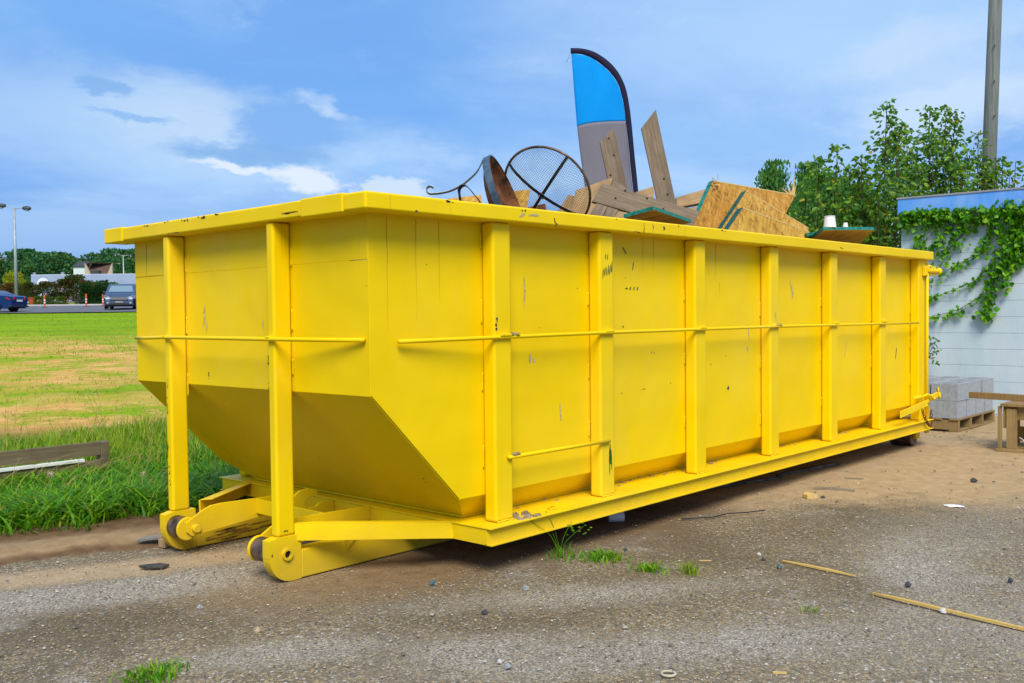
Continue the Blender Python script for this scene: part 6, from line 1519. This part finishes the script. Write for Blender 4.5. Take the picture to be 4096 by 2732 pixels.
def car(name, label, cat, loc, heading, prof, glass, L, Wc, paint, front=True, wheel_r=.33, axles=(.85, 3.75)):
    """prof: (x, z) side outline, x from nose 0 to tail L; sides pull in above the waist"""
    r_ = thing(name, label, cat, loc, heading, None, local=True)
    waist = .95
    def ywid(x, z):
        w_ = Wc / 2 * (1 - .10 * max(0, (z - waist) / .7)) if z > waist else Wc / 2 * (1 - .06 * max(0, (.35 - z) / .35))
        e = min(x, L - x); return w_ * (1 - .12 * max(0, 1 - e / .55) ** 2)
    n = len(prof); vs = []; 
    for yk in (-1, -.82, 0, .82, 1):
        for x, z in prof:
            vs.append((L / 2 - x, yk * ywid(x, z), z + (.0 if abs(yk) < .9 else -.015 * (z > .5))))
    fs = []
    for k in range(4):
        fs += [(k * n + i, k * n + (i + 1) % n, (k + 1) * n + (i + 1) % n, (k + 1) * n + i) for i in range(n)]
    fs += [tuple(range(n - 1, -1, -1)), tuple(4 * n + i for i in range(n))]
    bo = MB().add(vs, fs).build("body", paint, r_, .03, 3)
    for nm, quad in glass:   # (x, z) outline of side windows
        for s in (-1, 1):
            MB().prism([(L / 2 - x, s * (ywid(x, z) + .001), z) for x, z in quad], (0, s * .008, 0)).build(nm, GLS, r_)
    for xa in axles:
        for s in (-1, 1):
            c = (L / 2 - xa, s * (Wc / 2 - .11), wheel_r)
            MB().cyl((c[0], s * (Wc / 2 - .02), wheel_r), (c[0], s * (Wc / 2 + .004), wheel_r), wheel_r + .06, n=22).build("wheel_arch", BLKP, r_)
            w_ = MB().lathe([(.20, -.10), (wheel_r - .02, -.10), (wheel_r, -.07), (wheel_r, .10), (wheel_r - .02, .125), (.22, .125)], c, (0, s, 0), 24).build("wheel", TYR, r_, smooth=False)
            MB().lathe([(0, .11), (.05, .12), (.08, .09), (.19, .09), (.225, .125), (.225, .10), (0, .08)], c, (0, s, 0), 10).build("rim", RIMM, w_)
    return r_, ywid
# minivan, nose towards the field
vx, vy = pxy(497, 69.0)
prof = [(0, .28), (-.0, .62), (.06, .80), (.30, .98), (1.05, 1.12), (1.95, 1.66), (2.4, 1.74), (4.4, 1.72), (4.95, 1.55), (5.12, 1.0), (5.12, .30), (4.9, .20), (.2, .18)]
v, yw = car("minivan", "blue grey minivan parked nose on at the far edge of the field", "minivan", (vx, vy, gz_(vx, vy) + .03), math.radians(238), prof, [("side_window", [(1.75, 1.08), (2.35, 1.60), (3.1, 1.60), (3.1, 1.06)]), ("side_window", [(3.16, 1.06), (3.16, 1.60), (4.75, 1.54), (4.9, 1.12)])], 5.12, 1.98, CARS)
hx = 5.12 / 2
MB().prism([(hx - 1.13, -.80, 1.165), (hx - 1.13, .80, 1.165), (hx - 1.86, .68, 1.605), (hx - 1.86, -.68, 1.605)], (.012, 0, .015)).build("windscreen", GLSSKY, v)
MB().box(hx - .06, hx + .030, -.55, .55, .69, .745).build("grille", CHRD, v, .005); MB().box(hx - .06, hx + .026, -.50, .50, .60, .625).build("grille", CHRD, v, .005); MB().box(hx - .1, hx + .022, -.55, .55, .52, .80).build("grille_back", BLKP, v, .02)
MB().box(hx - .06, hx + .025, -.70, .70, .25, .40).build("lower_intake", BLKP, v, .02); MB().box(hx - .06, hx + .038, -.24, .24, .42, .50).build("number_plate", LMET, v, .004)
for s in (-1, 1):
    MB().prism([(hx - .02, s * .56, .64), (hx - .02, s * .60, .80), (hx - .30, s * .93, .92), (hx - .26, s * .95, .72)], (.05, s * .012, .01)).build("headlight", CLR, v, .006)
    MB().box(hx - 1.75, hx - 1.55, s * 1.0 if s > 0 else s * 1.20, s * 1.20 if s > 0 else s * 1.0, 1.06, 1.24).build("mirror", BLKP, v, .02)
    MB().cyl((hx - .03, s * .72, .40), (hx + .03, s * .72, .40), .07, n=12).build("fog_lamp", LMET, v)
# navy sedan, tail towards the right
sx_, sy_ = pxy(-48, 65.0)
hd = math.atan2(.741 * .985 + .672 * .17, -.672 * .985 + .740 * .17)
prof = [(0, .30), (0, .60), (.12, .74), (1.15, .93), (1.95, 1.36), (2.5, 1.45), (3.2, 1.42), (4.05, 1.08), (4.66, 1.04), (4.80, .98), (4.84, .62), (4.78, .32), (4.6, .22), (.2, .22)]
s_, yw = car("sedan", "dark blue sedan at the left picture edge, tail to the right", "car", (sx_, sy_, gz_(sx_, sy_) + .03), hd, prof, [("side_window", [(1.75, 1.0), (2.2, 1.36), (2.95, 1.36), (2.95, .98)]), ("side_window", [(3.0, .98), (3.0, 1.36), (3.3, 1.33), (3.85, 1.06)])], 4.84, 1.82, CARB, axles=(.95, 3.72))
hx = 4.84 / 2
MB().prism([(-hx + .88, -.66, 1.075), (-hx + .88, .66, 1.075), (-hx + 1.55, .58, 1.385), (-hx + 1.55, -.58, 1.385)], (-.012, 0, .02)).build("rear_window", GLS, s_)
for s in (-1, 1):
    MB().prism([(-hx + .02, s * .48, .78), (-hx + .02, s * .50, .96), (-hx + .30, s * .885, .98), (-hx + .36, s * .90, .84), (-hx + .10, s * .84, .77)], (-.03, s * .02, .0)).build("tail_lamp", RED, s_, .006)
MB().box(-hx - .02, -hx + .05, -.36, .36, .80, .86).build("trunk_trim", CHR, s_, .005); MB().box(-hx - .025, -hx + .05, -.26, .26, .66, .78).build("number_plate", WHT, s_, .004); MB().box(-hx - .035, -hx + .2, -.86, .86, .30, .40).build("rear_bumper", BLKP, s_, .03)
# far buildings
BLU = plain("blue_grey_cladding", (.26, .33, .44), .6, 0, .06, .4); WBD = plain("white_siding", (.60, .66, .74), .7, 0, .05, .5); TANB = plain("tan_stucco", (.44, .36, .28), .8, 0, .06, .5); BRR = plain("brown_shingle", (.105, .060, .045), .9, 0, .25, 1.2); SLR = plain("dark_slate_roof", (.045, .048, .062), .8, 0, .1, 1.0)
RDIR = Vector((.6722, -.7404, 0)); FDIR = Vector((.7404, .6722, 0))
def slab(a, b_, dep, z0, z1):
    a = Vector((a[0], a[1], z0)); b_ = Vector((b_[0], b_[1], z0)); return MB().prism([a, b_, b_ + FDIR * dep, a + FDIR * dep], (0, 0, z1 - z0))
a = pxy(140, 170); e = pxy(720, 170); z0 = gz_(*a)
s1 = thing("long_shop_building", "long low blue grey commercial building across the street", "building", (a[0], a[1], z0))
slab(a, e, 22, z0 - .3, 7.0).build("wall", WBD, s1, 0); a2 = (a[0] - FDIR.x * .8, a[1] - FDIR.y * .8); e2 = (e[0] - FDIR.x * .8, e[1] - FDIR.y * .8)
slab(a2, e2, 23, 7.0, 8.70).build("sign_fascia", BLU, s1); slab(a2, e2, 23.2, 8.701, 8.76).build("parapet_cap", WBD, s1)
for k in range(9):
    q = Vector((a[0], a[1], 0)) + RDIR * (1.2 + k * 2.7) - FDIR * .03
    w_ = slab((q.x, q.y), (q.x + RDIR.x * 1.9, q.y + RDIR.y * 1.9), .02, z0 + .4, z0 + 2.2).build("shop_window", GLS, s1)
c_ = Vector((*pxy(178, 169.1), 7.15)); MB().lathe([(0, .04), (1.0, .03), (1.05, 0)], c_, -FDIR, 20).build("round_sign", WBD, s1)
for k, px in enumerate((145, 258)):
    q = Vector((*pxy(px, 172), 8.76)); MB().lathe([(.25, 0), (.25, .35), (.36, .38), (.0, .55)], q, (0, 0, 1), 10).build("roof_vent", LMET, s1)
a = pxy(301, 215); e = pxy(346, 215); z0 = gz_(*a)
h1 = thing("house_with_brown_roof", "white and tan house with a brown hipped roof rising behind the shop building", "house", (a[0], a[1], z0))
slab(a, e, 9, z0 - .3, 12.30).build("white_wall", WBD, h1)
A_ = Vector((*a, 12.301)); E_ = Vector((*e, 12.301)); MB().prism([A_, E_, E_ + FDIR * 9, A_ + FDIR * 9], (0, 0, .05)).build("roof_deck", SLR, h1)
MB().prism([A_ + Vector((0, 0, .051)) - FDIR * .3, E_ + Vector((0, 0, .051)) - FDIR * .3, E_ + FDIR * 3 + Vector((0, 0, 1.35)), A_ + FDIR * 3 + Vector((0, 0, 1.35))], (0, 0, .12)).build("dark_roof", SLR, h1)
g0, g1 = Vector((*pxy(346.5, 214.6), 0)), Vector((*pxy(456, 214.6), 0)); b0_, b1_ = Vector((*pxy(373, 214.6), 0)), Vector((*pxy(432, 214.6), 0))
zt_, zb_ = 13.25, 10.3
HD = (FDIR - RDIR * .41).normalized()
MB().prism([g0 + Vector((0, 0, z0)), g0 + Vector((0, 0, zt_)), b0_ + Vector((0, 0, zb_)), b0_ + Vector((0, 0, z0))], FDIR * .5).build("gable_wall", TANB, h1)
MB().prism([g1 + Vector((0, 0, z0)), g1 + Vector((0, 0, zt_ - .12)), b1_ + Vector((0, 0, zb_)), b1_ + Vector((0, 0, z0))], FDIR * .5).build("gable_wall", TANB, h1)
MB().prism([b0_ + Vector((0, 0, zb_)) + FDIR * .1, b1_ + Vector((0, 0, zb_)) + FDIR * .1, g1 + Vector((0, 0, zt_ - .16)) + HD * 4.2, g0 + Vector((0, 0, zt_ - .04)) + HD * 4.2], (0, 0, .2)).build("brown_roof", BRR, h1)
MB().prism([g0 + Vector((0, 0, zt_)) + FDIR * .0, g0 + Vector((0, 0, zt_)) + FDIR * 4.6, g1 + Vector((0, 0, zt_ - .12)) + FDIR * 4.6, g1 + Vector((0, 0, zt_ - .12)) + FDIR * 4.2, g0 + Vector((0, 0, zt_)) + FDIR * 4.2], (0, 0, .10)).build("ridge", TANB, h1)
slab((b0_.x, b0_.y), (b1_.x, b1_.y), .4, z0, zb_ - .01).build("tan_wall", TANB, h1)
q = Vector((*pxy(368, 208), 0)); slab((q.x, q.y), (q.x + RDIR.x * 1.7, q.y + RDIR.y * 1.7), 1.6, 8.8, 11.2).build("roof_unit", SLR, h1)
fg = thing("flag_pole", "small red and white flag on a pole before the house with the brown roof", "flag", (*pxy(349, 190), gz_(*pxy(349, 190))), 0, None, True)
MB().cyl((0, 0, 0), (0, 0, 5.9), .05, .03, 8).build("pole", LMET, fg)
MB().prism([tuple(RDIR * .05 + Vector((0, 0, 5.8))), tuple(RDIR * .5 + Vector((0, 0, 5.3))), tuple(RDIR * .55 + Vector((0, 0, 4.1))), tuple(RDIR * .05 + Vector((0, 0, 4.6)))], tuple(FDIR * .01)).build("cloth", plain("flag_red", (.55, .20, .22), .8), fg)
